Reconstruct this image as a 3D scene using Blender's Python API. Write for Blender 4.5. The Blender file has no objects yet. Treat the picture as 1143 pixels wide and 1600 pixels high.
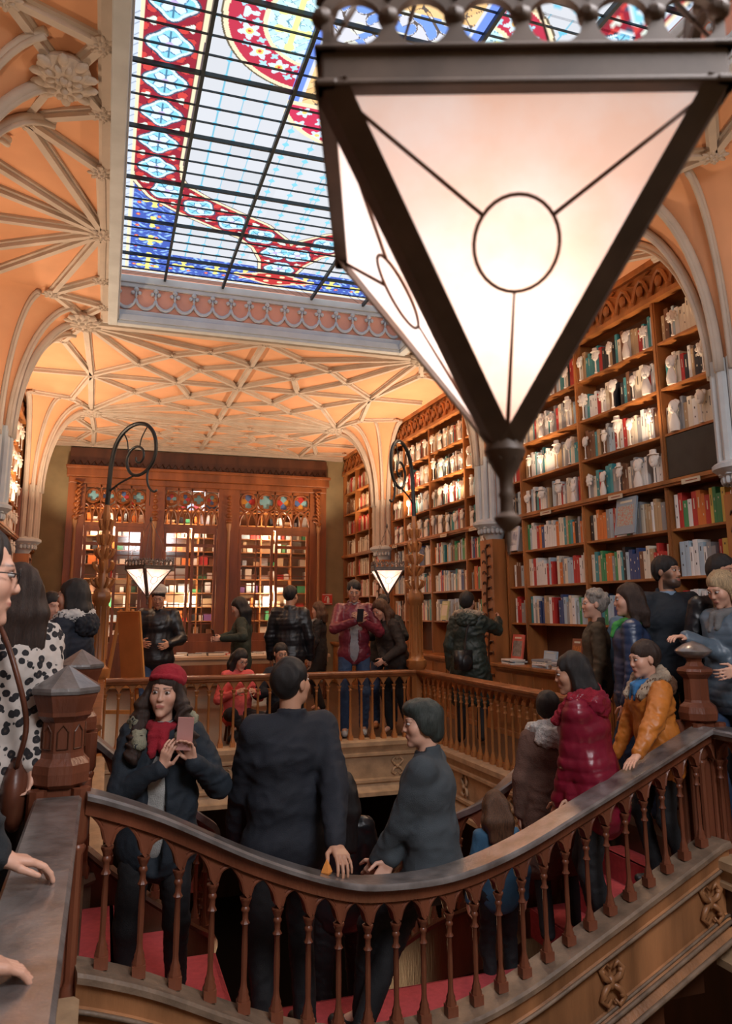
import bpy, bmesh, math, random
import numpy as np
from mathutils import Vector, Matrix, noise

C = bpy.context.scene.collection
SC = bpy.context.scene
PI = math.pi

# ------------------------------------------------------------------ camera
def make_camera():
    p, y, r = .192606, .324478, .004806
    fw = Vector((math.sin(y) * math.cos(p), math.cos(y) * math.cos(p), math.sin(p)))
    rt = Vector((math.cos(y), -math.sin(y), 0))
    dn = fw.cross(rt)
    c, s = math.cos(r), math.sin(r)
    r0 = c * rt + s * dn
    r1 = -s * rt + c * dn
    cd = bpy.data.cameras.new('camera')
    cam = bpy.data.objects.new('camera', cd)
    C.objects.link(cam)
    m = Matrix.Identity(4)
    for i in range(3):
        m[i][0] = r0[i]; m[i][1] = -r1[i]; m[i][2] = -fw[i]
    m[0][3], m[1][3], m[2][3] = 0, 0, 1.42
    cam.matrix_world = m
    cd.sensor_fit = 'VERTICAL'
    cd.sensor_height = 32
    cd.sensor_width = 24
    cd.lens = 1197.6 / 1600 * 32
    cd.shift_y = -79.2 / 1600
    cd.clip_start = .02
    cd.dof.use_dof = True
    cd.dof.focus_distance = 5.0
    cd.dof.aperture_fstop = cd.lens / 3.6
    SC.camera = cam
make_camera()

# ------------------------------------------------------------------ world, light, exposure
w = bpy.data.worlds.new('sky'); SC.world = w; w.use_nodes = True
w.node_tree.nodes['Background'].inputs[0].default_value = (.96, .97, 1.0, 1)
w.node_tree.nodes['Background'].inputs[1].default_value = 1.3
SC.view_settings.view_transform = 'Standard'
SC.view_settings.look = 'None'
SC.view_settings.gamma = 1
SC.view_settings.use_curve_mapping = False
SC.view_settings.exposure = 0.65
try:
    SC.cycles.use_denoising = True
    SC.cycles.max_bounces = 8
    SC.cycles.diffuse_bounces = 4
    SC.cycles.glossy_bounces = 3
    SC.cycles.transmission_bounces = 4
    SC.cycles.transparent_max_bounces = 8
    SC.cycles.sample_clamp_indirect = 4
except Exception:
    pass

def light(name, kind, loc, power, col, size=.1, rot=None, sizey=None, spot=None, parent=None):
    d = bpy.data.lights.new(name, kind)
    d.energy = power; d.color = col
    if kind == 'AREA':
        d.size = size
        if sizey: d.shape = 'RECTANGLE'; d.size_y = sizey
    elif kind in ('POINT', 'SPOT'):
        d.shadow_soft_size = size
    if kind == 'SPOT' and spot:
        d.spot_size = spot; d.spot_blend = .6
    o = bpy.data.objects.new(name, d); C.objects.link(o)
    o.location = loc
    if rot: o.rotation_euler = rot
    if parent: o.parent = parent
    return o
WARM = (1, .60, .30)
WARM2 = (1, .72, .48)
# sky portal over the roof light
po = light('roof_light_portal', 'AREA', (1.65, 4.4, 5.32), 1, (1, 1, 1), 3.5, (0, 0, 0), 8.5)
po.data.cycles.is_portal = True
# ceiling washers standing on the bookcase cornices and shelf lamps of the far room
for (lx, ly, pw) in ((-1.1, 10.0, 95), (-1.1, 11.7, 95), (4.5, 10.0, 110), (4.5, 11.7, 110), (-1.1, 5.9, 40), (-1.1, 7.6, 40), (4.5, 5.8, 40), (4.5, 7.6, 40), (-1.1, 2.4, 35), (4.5, 2.4, 35), (-1.0, 14.3, 80), (4.4, 14.3, 80)):
    light('cornice_uplighter', 'SPOT', (lx, ly, 2.72), pw, WARM2, .05, (PI, math.radians(28) * (-1 if lx > 1 else 1), 0), spot=math.radians(150))
for ly, pw in ((5.4, 60), (6.9, 75), (8.1, 45), (9.9, 45), (11.6, 45)):
    light('shelf_spot', 'SPOT', (3.7, ly, 4.3), pw, WARM2, .12, (0, math.radians(38), 0), spot=math.radians(110))
for ly in (9.8, 11.8):
    light('shelf_spot', 'SPOT', (-.3, ly, 4.3), 30, WARM2, .12, (0, math.radians(-38), 0), spot=math.radians(110))
light('ground_floor_lamp', 'POINT', (1.8, 8.0, -2.2), 8, WARM, .2)
light('ground_floor_lamp', 'POINT', (3.0, 1.0, -2.2), 10, WARM, .2)
light('added_front_fill', 'AREA', (1.6, -1.0, 4.3), 140, (.97, .96, 1), 1.8, (math.radians(25), 0, 0))  # added soft front light behind the camera, lifts people and stairs

# ------------------------------------------------------------------ materials
def nt(m):
    m.use_nodes = True
    return m.node_tree.nodes, m.node_tree.links
MATS = {}
def mat(name, col, rough=.6, metal=0, var=0, vscale=6, stretch=(1, 1, 1), bump=0, bscale=40, col2=None, spec=.5, sheen=0, coat=0):
    if name in MATS: return MATS[name]
    m = bpy.data.materials.new(name)
    n, l = nt(m)
    b = n['Principled BSDF']
    b.inputs['Base Color'].default_value = (*col, 1)
    b.inputs['Roughness'].default_value = rough
    b.inputs['Metallic'].default_value = metal
    b.inputs['Specular IOR Level'].default_value = spec
    if sheen: b.inputs['Sheen Weight'].default_value = sheen
    m.diffuse_color = (*col, 1)
    if coat: b.inputs['Coat Weight'].default_value = coat; b.inputs['Coat Roughness'].default_value = .14
    if var or bump:
        tc = n.new('ShaderNodeTexCoord'); mp = n.new('ShaderNodeMapping')
        mp.inputs['Scale'].default_value = stretch
        l.new(tc.outputs['Object'], mp.inputs[0])
    if var or col2:
        nz = n.new('ShaderNodeTexNoise'); nz.inputs['Scale'].default_value = vscale; nz.inputs['Detail'].default_value = 6
        l.new(mp.outputs[0], nz.inputs[0])
        cr = n.new('ShaderNodeValToRGB')
        c2 = col2 or tuple(c * (1 - var) for c in col)
        c1 = col if col2 else tuple(min(1, c * (1 + var * .6)) for c in col)
        cr.color_ramp.elements[0].position = .32; cr.color_ramp.elements[1].position = .68
        cr.color_ramp.elements[0].color = (*c2, 1); cr.color_ramp.elements[1].color = (*c1, 1)
        l.new(nz.outputs[0], cr.inputs[0]); l.new(cr.outputs[0], b.inputs['Base Color'])
    if bump:
        nb = n.new('ShaderNodeTexNoise'); nb.inputs['Scale'].default_value = bscale; nb.inputs['Detail'].default_value = 4
        l.new(mp.outputs[0], nb.inputs[0])
        bp = n.new('ShaderNodeBump'); bp.inputs['Strength'].default_value = bump; bp.inputs['Distance'].default_value = .01
        l.new(nb.outputs[0], bp.inputs['Height']); l.new(bp.outputs[0], b.inputs['Normal'])
    MATS[name] = m
    return m
def emis(name, col, strength):
    if name in MATS: return MATS[name]
    m = bpy.data.materials.new(name); n, l = nt(m)
    b = n['Principled BSDF']
    b.inputs['Base Color'].default_value = (*col, 1)
    b.inputs['Emission Color'].default_value = (*col, 1)
    b.inputs['Emission Strength'].default_value = strength
    MATS[name] = m
    return m
def wood(name, col, var=.45, rough=.38, vs=5):
    return mat(name, col, rough, 0, var, vs, (1, 1, .18), .25, 60)
W_RED = wood('red_brown_carved_wood', (.19, .06, .03), .4, .36)
W_ORANGE = wood('honey_oak', (.40, .155, .045), .4, .38)
W_SHELF = wood('amber_shelf_wood', (.42, .155, .042), .4, .42)
W_SHELFB = wood('shelf_back_wood', (.12, .045, .018), .3, .6)
W_DARK = wood('dark_walnut', (.10, .036, .017), .4, .36)
W_WIN = wood('window_wood', (.30, .095, .028), .4, .36)
W_RAIL = mat('worn_sky_greyed_rail_wood', (.21, .19, .18), .30, 0, .45, 9, (1, 1, 1), .2, 45, col2=(.08, .068, .062), spec=.8, coat=.7)  # worn wood, with the skylight's grey sheen mixed into the base colour
W_RAIL2 = mat('polished_handrail_wood', (.26, .095, .035), .32, 0, .4, 7, (1, 1, 1), .1, 50)
W_SILL = mat('worn_sill_wood', (.22, .15, .10), .5, 0, .4, 9, (1, 1, 1), .3, 45)
W_STRING = wood('string_board_wood', (.42, .19, .08), .45, .42)
W_STONE = mat('painted_fascia', (.46, .30, .17), .5, 0, .25, 8, (1, 1, 1), .2, 50)
PL_ORANGE = mat('salmon_plaster', (.80, .40, .21), .8, 0, .12, 1.5, (1, 1, 1), .05, 20)
PL_RIB = mat('taupe_plaster', (.56, .47, .39), .7, 0, .12, 4, (1, 1, 1), .15, 40)
PL_COL = mat('pale_grey_plaster', (.56, .60, .62), .6, 0, .1, 5, (1, 1, 1), .1, 30)
PL_PINK = mat('pink_plaster', (.82, .40, .28), .75, 0, .1, 3)
PL_OLIVE = mat('olive_plaster', (.30, .235, .125), .75, 0, .18, 3)
IRON = mat('black_iron', (.035, .038, .04), .42, .7)
IRON2 = mat('glazing_bar_iron', (.035, .05, .06), .5, .5)
BRONZE = mat('dark_bronze', (.125, .085, .062), .5, .1, .3, 20)
CARPET = mat('red_stair_carpet', (.46, .06, .07), .95, 0, .15, 30, (1, 1, 1), .4, 300)
FLOOR = mat('gallery_floor_boards', (.075, .038, .02), .4, 0, .3, 6, (6, .6, 1))
WHITE = mat('white_plaster_figure', (.83, .76, .68), .6)

# ------------------------------------------------------------------ mesh builder
class MB:
    def __init__(s): s.v = []; s.f = []; s.m = []
    def add(s, v, f, mi=0):
        o = len(s.v)
        s.v += [tuple(p) for p in v]
        s.f += [tuple(i + o for i in q) for q in f]
        s.m += [mi] * len(f)
        return s
    def box(s, c, d, R=None, mi=0):
        x, y, z = d[0] / 2, d[1] / 2, d[2] / 2
        v = [Vector((a * x, b * y, e * z)) for a in (-1, 1) for b in (-1, 1) for e in (-1, 1)]
        if R is not None: v = [R @ p for p in v]
        v = [p + Vector(c) for p in v]
        return s.add(v, [(0, 1, 3, 2), (4, 6, 7, 5), (0, 4, 5, 1), (2, 3, 7, 6), (0, 2, 6, 4), (1, 5, 7, 3)], mi)
    def bb(s, a, b, mi=0):
        return s.box([(a[i] + b[i]) / 2 for i in range(3)], [abs(b[i] - a[i]) for i in range(3)], None, mi)
    def lathe(s, prof, c=(0, 0, 0), n=12, mi=0, R=None, ph=0, sx=1, sy=1):
        v = []; f = []
        for (r, z) in prof:
            for k in range(n):
                a = 2 * PI * k / n + ph
                v.append(Vector((r * math.cos(a) * sx, r * math.sin(a) * sy, z)))
        m = len(prof)
        for j in range(m - 1):
            for k in range(n):
                k2 = (k + 1) % n
                f.append((j * n + k, j * n + k2, (j + 1) * n + k2, (j + 1) * n + k))
        f.append(tuple(range(n - 1, -1, -1))); f.append(tuple((m - 1) * n + k for k in range(n)))
        if R is not None: v = [R @ p for p in v]
        return s.add([p + Vector(c) for p in v], f, mi)
    def tube(s, path, r, n=8, mi=0, flat=1):
        P = [Vector(p) for p in path]; m = len(P)
        rs = r if isinstance(r, (list, tuple)) else [r] * m
        v = []; f = []
        up = Vector((.03, .07, 1)).normalized(); prev = None
        for i in range(m):
            t = (P[min(i + 1, m - 1)] - P[max(i - 1, 0)]).normalized()
            if prev is None:
                a = t.cross(up)
                if a.length < .15: a = t.cross(Vector((1, .1, 0)))
            else:
                a = prev - t * prev.dot(t)
            a.normalize(); prev = a
            b = t.cross(a)
            for k in range(n):
                q = 2 * PI * k / n
                v.append(P[i] + rs[i] * (a * math.cos(q) * flat + b * math.sin(q)))
        for j in range(m - 1):
            for k in range(n):
                k2 = (k + 1) % n
                f.append((j * n + k, j * n + k2, (j + 1) * n + k2, (j + 1) * n + k))
        f.append(tuple(range(n - 1, -1, -1))); f.append(tuple((m - 1) * n + k for k in range(n)))
        return s.add(v, f, mi)
    def sweep(s, path, prof, mi=0, up=(0, 0, 1), closed=True, vert=True):
        """profile (side, up) carried along the path; side = horizontal normal"""
        P = [Vector(p) for p in path]; m = len(P); n = len(prof); up = Vector(up)
        v = []; f = []
        for i in range(m):
            t = (P[min(i + 1, m - 1)] - P[max(i - 1, 0)])
            if vert: th = Vector((t.x, t.y, 0)) if abs(t.x) + abs(t.y) > 1e-6 else t; a = th.cross(up).normalized(); b = up
            else: a = t.cross(up).normalized(); b = a.cross(t).normalized()
            for (x, z) in prof: v.append(P[i] + a * x + b * z)
        for j in range(m - 1):
            for k in range(n if closed else n - 1):
                k2 = (k + 1) % n
                f.append((j * n + k, (j + 1) * n + k, (j + 1) * n + k2, j * n + k2))
        if closed:
            f.append(tuple(range(n))); f.append(tuple((m - 1) * n + k for k in range(n - 1, -1, -1)))
        return s.add(v, f, mi)
    def prism(s, poly, o, ux, uy, th, mi=0):
        ux, uy, o = Vector(ux), Vector(uy), Vector(o); w_ = ux.cross(uy).normalized() * th
        n = len(poly)
        v = [o + ux * a + uy * b for a, b in poly] + [o + ux * a + uy * b + w_ for a, b in poly]
        f = [tuple(range(n - 1, -1, -1)), tuple(range(n, 2 * n))] + [(i, (i + 1) % n, n + (i + 1) % n, n + i) for i in range(n)]
        return s.add(v, f, mi)
    def sphere(s, c, r, mi=0, seg=10, ring=6, R=None):
        rr = r if isinstance(r, (list, tuple)) else (r, r, r)
        v = []; f = []
        for j in range(ring + 1):
            t = PI * j / ring
            for k in range(seg):
                a = 2 * PI * k / seg
                p = Vector((rr[0] * math.sin(t) * math.cos(a), rr[1] * math.sin(t) * math.sin(a), rr[2] * math.cos(t)))
                if R is not None: p = R @ p
                v.append(p + Vector(c))
        for j in range(ring):
            for k in range(seg):
                k2 = (k + 1) % seg
                f.append((j * seg + k, (j + 1) * seg + k, (j + 1) * seg + k2, j * seg + k2))
        return s.add(v, f, mi)
    def build(s, name, mats, parent=None, smooth=False, bevel=0):
        me = bpy.data.meshes.new(name)
        me.from_pydata(s.v, [], s.f)
        if not isinstance(mats, (list, tuple)): mats = [mats]
        for m in mats: me.materials.append(m)
        if len(mats) > 1: me.polygons.foreach_set('material_index', s.m)
        bm = bmesh.new(); bm.from_mesh(me)
        bmesh.ops.recalc_face_normals(bm, faces=bm.faces)
        bm.to_mesh(me); bm.free()
        if smooth: me.shade_smooth() if hasattr(me, 'shade_smooth') else None
        o = bpy.data.objects.new(name, me); C.objects.link(o)
        if smooth == 'auto':
            me.set_sharp_from_angle(angle=math.radians(40))
        if parent: o.parent = parent
        if bevel:
            b = o.modifiers.new('bevel', 'BEVEL'); b.width = bevel; b.segments = 2; b.limit_method = 'ANGLE'
        return o

def tag(o, label=None, cat=None, group=None, kind=None):
    if label: o['label'] = label
    if cat: o['category'] = cat
    if group: o['group'] = group
    if kind: o['kind'] = kind
    return o
def empty(name, loc=(0, 0, 0), rz=0, label=None, cat=None, group=None):
    o = bpy.data.objects.new(name, None); C.objects.link(o)
    o.location = loc; o.rotation_euler = (0, 0, rz); o.empty_display_size = .1
    return tag(o, label, cat, group)
def struct(o): o['kind'] = 'structure'; return o
def copy_tree(o, parent=None, loc=None, rz=None, label=None):
    c = o.copy(); C.objects.link(c)
    if parent is not None: c.parent = parent
    for ch in list(o.children): copy_tree(ch, c)
    if loc is not None: c.location = loc
    if rz is not None: c.rotation_euler = (0, 0, rz)
    if label: c['label'] = label
    return c
def interp(x, xs, ys):
    return float(np.interp(x, xs, ys))
def smoothline(pts, n):
    """Catmull-Rom through points"""
    P = [Vector(p) for p in pts]; P = [P[0] * 2 - P[1]] + P + [P[-1] * 2 - P[-2]]
    out = []
    for i in range(1, len(P) - 2):
        for k in range(n):
            t = k / n
            out.append(.5 * ((2 * P[i]) + (P[i + 1] - P[i - 1]) * t + (2 * P[i - 1] - 5 * P[i] + 4 * P[i + 1] - P[i + 2]) * t * t + (3 * P[i] - P[i - 1] - 3 * P[i + 1] + P[i + 2]) * t ** 3))
    out.append(P[-2])
    return out
# ------------------------------------------------------------------ room shell
XL, XR, Y0, Y1, ZC = -1.62, 5.02, -2.2, 15.9, 4.68
OX0, OX1 = -.02, 3.44           # stair well
PILY = (.45, 4.6, 8.8, 12.9)
SX0, SX1, SY0, SY1, SZ = -.07, 3.37, .45, 8.6, 5.2

def slab(name, z0, z1, holes, m, x0=XL, x1=XR, y0=Y0, y1=Y1):
    xs = sorted({x0, x1, *[h[0] for h in holes], *[h[1] for h in holes]})
    ys = sorted({y0, y1, *[h[2] for h in holes], *[h[3] for h in holes]})
    b = MB()
    for i in range(len(xs) - 1):
        for j in range(len(ys) - 1):
            cx, cy = (xs[i] + xs[i + 1]) / 2, (ys[j] + ys[j + 1]) / 2
            if any(h[0] < cx < h[1] and h[2] < cy < h[3] for h in holes): continue
            b.bb((xs[i], ys[j], z0), (xs[i + 1], ys[j + 1], z1))
    return struct(b.build(name, m))
# floor openings: far well behind the stair, near well in front of it (with the middle flight going down)
slab('floor', -.42, 0, [(OX0, OX1, 3.42, 8.4), (OX0, OX1, -.9, 3.42)], FLOOR, y1=16.55)
slab('floor_lower', -4.0, -3.8, [], mat('ground_floor_wood', (.05, .026, .014), .5))
slab('ceiling', ZC, ZC + .06, [(SX0 - .03, SX1 + .03, SY0 - .03, SY1 + .02)], PL_ORANGE)
def wall(name, a, b_, m): return struct(MB().bb(a, b_).build(name, m))
wall('wall_left', (XL - .1, Y0, -4), (XL, Y1, 5.6), W_SHELFB)
wall('wall_right', (XR, Y0, -4), (XR + .1, Y1, 5.6), W_SHELFB)
wall('wall_back', (XL, Y0 - .1, -4), (XR, Y0, 5.6), PL_OLIVE)
wall('wall_far_lower', (XL, 15.6, -4), (XR, 15.7, -.42), W_SHELFB)

# far wall: olive plaster with an opening for the window screen
fx0, fx1, fz1 = -.78, 4.33, 4.19
b = MB()
b.bb((XL, 15.6, -.1), (fx0, 15.75, ZC)); b.bb((fx1, 15.6, -.1), (XR, 15.75, ZC)); b.bb((fx0, 15.6, fz1), (fx1, 15.75, ZC))
struct(b.build('wall_far', PL_OLIVE))
wall('wall_far_outer', (XL, 16.5, -.1), (XR, 16.6, ZC), W_SHELFB)
# shaft of the roof light
b = MB()
b.bb((SX0 - .14, SY0 - .1, ZC), (SX0 - .03, SY1 + .1, SZ + .06)); b.bb((SX1 + .03, SY0 - .1, ZC), (SX1 + .14, SY1 + .1, SZ + .06))
b.bb((SX0 - .03, SY1 + .02, ZC), (SX1 + .03, SY1 + .12, SZ + .06)); b.bb((SX0 - .03, SY0 - .13, ZC), (SX1 + .03, SY0 - .03, SZ + .06))
struct(b.build('wall_skylight_shaft', PL_PINK))
# mouldings round the roof light: lower lip, upper lip
def ringpath(x0, x1, y0, y1, z): return [(x0, y0), (x1, y0), (x1, y1), (x0, y1)], z
def frame_ring(name, off, z0, z1, dep, m):
    b = MB()
    x0, x1, y0, y1 = SX0 - off, SX1 + off, SY0 - off, SY1 + off
    b.bb((x0 - dep, y0 - dep, z0), (x0, y1 + dep, z1)); b.bb((x1, y0 - dep, z0), (x1 + dep, y1 + dep, z1))
    b.bb((x0, y1, z0), (x1, y1 + dep, z1)); b.bb((x0, y0 - dep, z0), (x1, y0, z1))
    return struct(b.build(name, m, bevel=.008))
frame_ring('trim_1', -.045, ZC - .05, ZC + .03, .17, PL_COL)
frame_ring('trim_2', -.02, ZC + .03, ZC + .09, .1, PL_COL)
frame_ring('trim_3', -.03, ZC - .085, ZC - .045, .1, PL_COL)
frame_ring('trim_4', -.03, SZ - .10, SZ - .015, .08, PL_COL)
frame_ring('trim_5', -.01, SZ - .15, SZ - .10, .06, PL_COL)
# lobed tracery on the frieze under the glass (far side and two long sides)
b = MB()
def tracery(p0, p1, n, nrm):
    p0, p1 = Vector(p0), Vector(p1); d = (p1 - p0) / n; nn = Vector(nrm) * .018
    for i in range(n):
        a = p0 + d * i
        pts = []
        for k in range(13):
            t = k / 12
            pts.append(a + d * t + Vector((0, 0, .20 - .115 * math.sin(PI * t) ** .6)) + nn)
        b.tube(pts, .016, 6, flat=1)
        b.tube([q + Vector((0, 0, .018)) for q in pts[2:-2]], .010, 5)
        c = a + Vector((0, 0, .285)) + nn
        for (dx, dz, r) in ((0, .03, .030), (.036, -.01, .024), (-.036, -.01, .024), (0, -.045, .018)):
            b.sphere(c + d.normalized() * dx + Vector((0, 0, dz)), r, seg=8, ring=5)
        b.tube([a + Vector((0, 0, .2)) + nn, c], .012, 6)
tracery((SX0, SY1 + .015, ZC + .03), (SX1, SY1 + .015, ZC + .03), 16, (0, -1, 0))
tracery((SX0 - .025, SY0, ZC + .03), (SX0 - .025, SY1, ZC + .03), 38, (1, 0, 0))
tracery((SX1 + .025, SY0, ZC + .03), (SX1 + .025, SY1, ZC + .03), 38, (-1, 0, 0))
struct(b.build('trim_6', PL_COL, smooth=True))

# ------------------------------------------------------------------ stained glass roof light
def glass_colour(x, y):
    n = x.size
    u = np.where(x > 1.65, 3.30 - x, x)
    v = np.where(y < 4.29, 8.58 - y, y)
    col = np.empty((n, 3))
    def setc(m, c): col[m] = c
    # cells of white lozenges
    W = np.array((.43, .44, .46))
    col[:] = W
    cu, cv = (u - .45) / .165, (v - .0) / .1905
    fu, fv = cu - np.floor(cu) - .5, cv - np.floor(cv) - .5
    h = np.sin(np.floor(cu) * 12.9898 + np.floor(cv) * 78.233) * 43758.5; h = h - np.floor(h)
    col *= (.93 + .1 * h)[:, None]
    L = (.13, .33, .42)
    far = u > 1.1
    setc(~far & (np.abs(fu) > .47), L)
    dm = (np.abs(np.abs(fu) - .5) * .165 + np.abs(np.abs(fv) - .5) * .19)
    setc(~far & (dm < .034), (.12, .38, .50))
    # the starred field in the middle
    c2u = (u - .05) / .21; f2u = c2u - np.floor(c2u) - .5; f2v = cv - np.floor(cv) - .5
    setc(far & (np.abs(f2u) < .015), L)
    d2 = np.abs(f2u) * .21 * 1.2 + np.abs(f2v) * .19
    setc(far & (d2 < .038), (.16, .42, .55))
    # distance to centreline of the red medallion band
    P = [(.207, 0), (.205, 6.2), (.24, 6.48), (.34, 6.66), (.60, 6.85), (.92, 7.02), (1.22, 7.17), (1.45, 7.40), (1.60, 7.72), (1.65, 8.0)]
    best = np.full(n, 9.); side = np.zeros(n); arc = np.zeros(n); s0 = 0
    for (ax, ay), (bx, by) in zip(P[:-1], P[1:]):
        dx, dy = bx - ax, by - ay; l2 = dx * dx + dy * dy; ll = math.sqrt(l2)
        t = np.clip(((u - ax) * dx + (v - ay) * dy) / l2, 0, 1)
        d = np.hypot(u - ax - t * dx, v - ay - t * dy)
        m = d < best
        best[m] = d[m]; side[m] = (dx * (v - ay) - dy * (u - ax))[m]; arc[m] = (s0 + t * ll)[m]; s0 += ll
    # blue corner panels
    inb = ((u > .045) & (u < .44) & (v > 6.45) & (v < 8.43)) | ((v > 7.95) & (v < 8.43) & (u > .045))
    inb &= (best > .1)
    bl = np.sin(u * 47 + np.sin(v * 31) * 2) * np.sin(v * 43 + np.sin(u * 29) * 2)
    col[inb] = np.where((bl > .15)[:, None], (.12, .21, .50), (.05, .085, .32))[inb]
    setc(inb & (bl > .75), (.25, .42, .75))
    setc(inb & (np.abs(bl - .15) < .05), (.01, .02, .10))
    for cx, cy in [(.24, q) for q in (6.88, 7.28, 7.68, 8.08, 8.30)] + [(q, 8.19) for q in (.62, .98, 1.30)]:
        a, b_ = np.abs(u - cx), np.abs(v - cy)
        f = inb & (((a < .018) & (b_ < .11)) | ((b_ < .016) & (a < .12)) | (np.hypot(a - .085, b_) < .034) | (np.hypot(a, b_ - .085) < .03) | (np.hypot(a, b_) < .035))
        setc(f, (.62, .55, .16))
    rd = np.hypot((u * 5.1) % 1 - .5, (v * 4.4) % 1 - .5)
    setc(inb & (rd < .10), (.55, .05, .05)); setc(inb & (rd < .045), (.6, .4, .1))
    # band
    be = best
    beige = (.62, .50, .33)
    setc((be < .235) & (be >= .19), beige)
    setc((be < .235) & (be > .225), (.07, .05, .06)); setc((be < .195) & (be >= .186), (.10, .03, .03))
    red = be < .188
    rr = np.sin(u * 38 + v * 11) * np.sin(v * 33 - u * 7)
    col[red] = np.where((rr > .2)[:, None], (.44, .045, .04), (.22, .018, .03))[red]
    setc(red & (np.abs(rr - .2) < .04), (.06, .01, .02))
    step = .385; k = np.round((arc - .13) / step); da = arc - .13 - k * step; ds = np.sign(side) * be
    ang = np.arctan2(da, ds * 1.12); rad = np.hypot(da * .97, ds)
    lob = .147 + .017 * np.cos(4 * ang)
    med = red & (rad < lob)
    setc(med, (.46, .52, .56))
    setc(red & (np.abs(rad - lob) < .006), (.03, .06, .10))
    setc(med & (rad < lob - .03), (.18, .45, .58))
    inn = med & (rad < lob - .038)
    pet = .5 + .5 * np.cos(4 * ang + PI)
    setc(inn & (rad < .06 + .05 * pet), (.46, .53, .60))
    setc(inn & (np.abs(rad - (.06 + .05 * pet)) < .006), (.03, .12, .22))
    setc(inn & ((np.abs(da) < .005) | (np.abs(ds) < .005)), (.05, .14, .22))
    setc(inn & (rad < .026), (.38, .30, .48))
    # little white leaves between the medallions
    da2 = arc - .13 - (np.floor((arc - .13) / step) + .5) * step
    for sx in (-1, 1):
        q = np.hypot(da2 / 1.2, ds - sx * .125)
        setc(red & (q < .030 + .008 * np.cos(3 * np.arctan2(da2, ds - sx * .125))), (.50, .55, .48))
    # bottom ornament
    a, c_ = np.abs(u - 1.65), v - 8.22
    orn = (a / .52 + np.abs(c_) / .20) < 1
    setc(orn & (v < 8.43), beige)
    orn2 = (a / .46 + np.abs(c_) / .165) < 1
    setc(orn2, (.36, .03, .03))
    setc(orn2 & (np.hypot((a * 6.2) % 1 - .5, (c_ * 7) % 1 - .5) < .2), (.60, .52, .30))
    # roundel beside the centre
    r = np.hypot(u - 1.16, v - 4.29); m = (u < 1.10)
    ring = m & (r < .66)
    setc(ring, beige); setc(m & (np.abs(r - .66) < .007), (.1, .08, .05))
    ring = m & (r < .62); th = np.arctan2(v - 4.29, u - 1.16)
    setc(ring, (.36, .03, .055))
    kk = np.round(th / .40); dt = (th - kk * .40) * .50; dr = r - .49
    fl = np.hypot(dt, dr); fa = np.arctan2(dt, dr)
    setc(ring & (fl < .062 + .018 * np.cos(5 * fa)), (.46, .55, .62)); setc(ring & (fl < .028), (.75, .45, .12)); setc(ring & (fl < .012), (.5, .05, .03))
    dt = (th - (np.floor(th / .40) + .5) * .40) * .5
    for q in (.54, .43):
        fl = np.hypot(dt, r - q); setc(ring & (fl < .026 + .008 * np.cos(4 * np.arctan2(dt, r - q))), (.30, .50, .62))
    setc(m & (r < .395), beige); inn = m & (r < .365)
    vv = np.sin(u * 40 + 3 * np.sin(v * 17)) * np.sin(v * 37 + 2 * np.sin(u * 23))
    col[inn] = np.where((vv > 0)[:, None], (.36, .55, .60), (.46, .58, .60))[inn]
    setc(inn & (np.abs(vv) < .05), (.08, .22, .28))
    a, b_ = np.abs(u - .98), np.abs(v - 4.37)
    cr = inn & (((a < .022) & (b_ < .16)) | ((b_ < .022) & (a < .11)) | (np.hypot(a, b_ - .15) < .036) | (np.hypot(a - .10, b_) < .036))
    setc(cr, (.60, .60, .22))
    # centre panel: blue border, amber shield, red lobe with flowers
    c0 = (u >= 1.10)
    pan = c0 & (v < 5.08)
    vo = np.sin(u * 21 + 2 * np.sin(v * 13)) * np.sin(v * 24 + 2 * np.sin(u * 15))
    col[pan] = np.where((vo > 0)[:, None], (.66, .42, .20), (.60, .36, .15))[pan]
    up = pan & (v < 4.62)
    col[up] = np.where((vo > .1)[:, None], (.14, .24, .56), (.46, .46, .50))[up]
    setc(up & (np.hypot((u * 4) % 1 - .5, (v * 4) % 1 - .5) < .22), (.50, .50, .44))
    setc(pan & (np.abs(vo) < .06), (.09, .07, .06))
    setc(pan & (u < 1.175), (.12, .20, .58)); setc(pan & (u > 1.175) & (u < 1.20), (.46, .48, .54))
    r = np.hypot(u - 1.65, (v - 4.9) * 1.0)
    lobe = c0 & (v >= 5.08) & (r < .64)
    setc(lobe, beige); lobe = c0 & (v >= 5.1) & (r < .60); setc(lobe, (.42, .03, .07))
    fu_, fv_ = (u * 6.0) % 1 - .5, (v * 6.0 + np.floor(u * 6.0) * .5) % 1 - .5
    fl = np.hypot(fu_, fv_) / 6.0; fa = np.arctan2(fv_, fu_)
    setc(lobe & (fl < .05 + .014 * np.cos(5 * fa)), (.44, .54, .62)); setc(lobe & (fl < .02), (.72, .42, .12))
    setc(c0 & (v > 4.6) & (v < 5.08) & (np.abs(v - 5.07) < .012), beige)
    # borders
    setc(u < .008, (.42, .46, .54)); setc((u >= .008) & (u < .03), beige)
    bd = v > 8.43
    setc(bd, (.40, .43, .46)); setc(bd & (v < 8.455), beige)
    setc(((u < .008) | bd) & (np.abs(((u + v) * 10) % 1 - .5) > .47), (.05, .10, .14))
    return col

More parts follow.
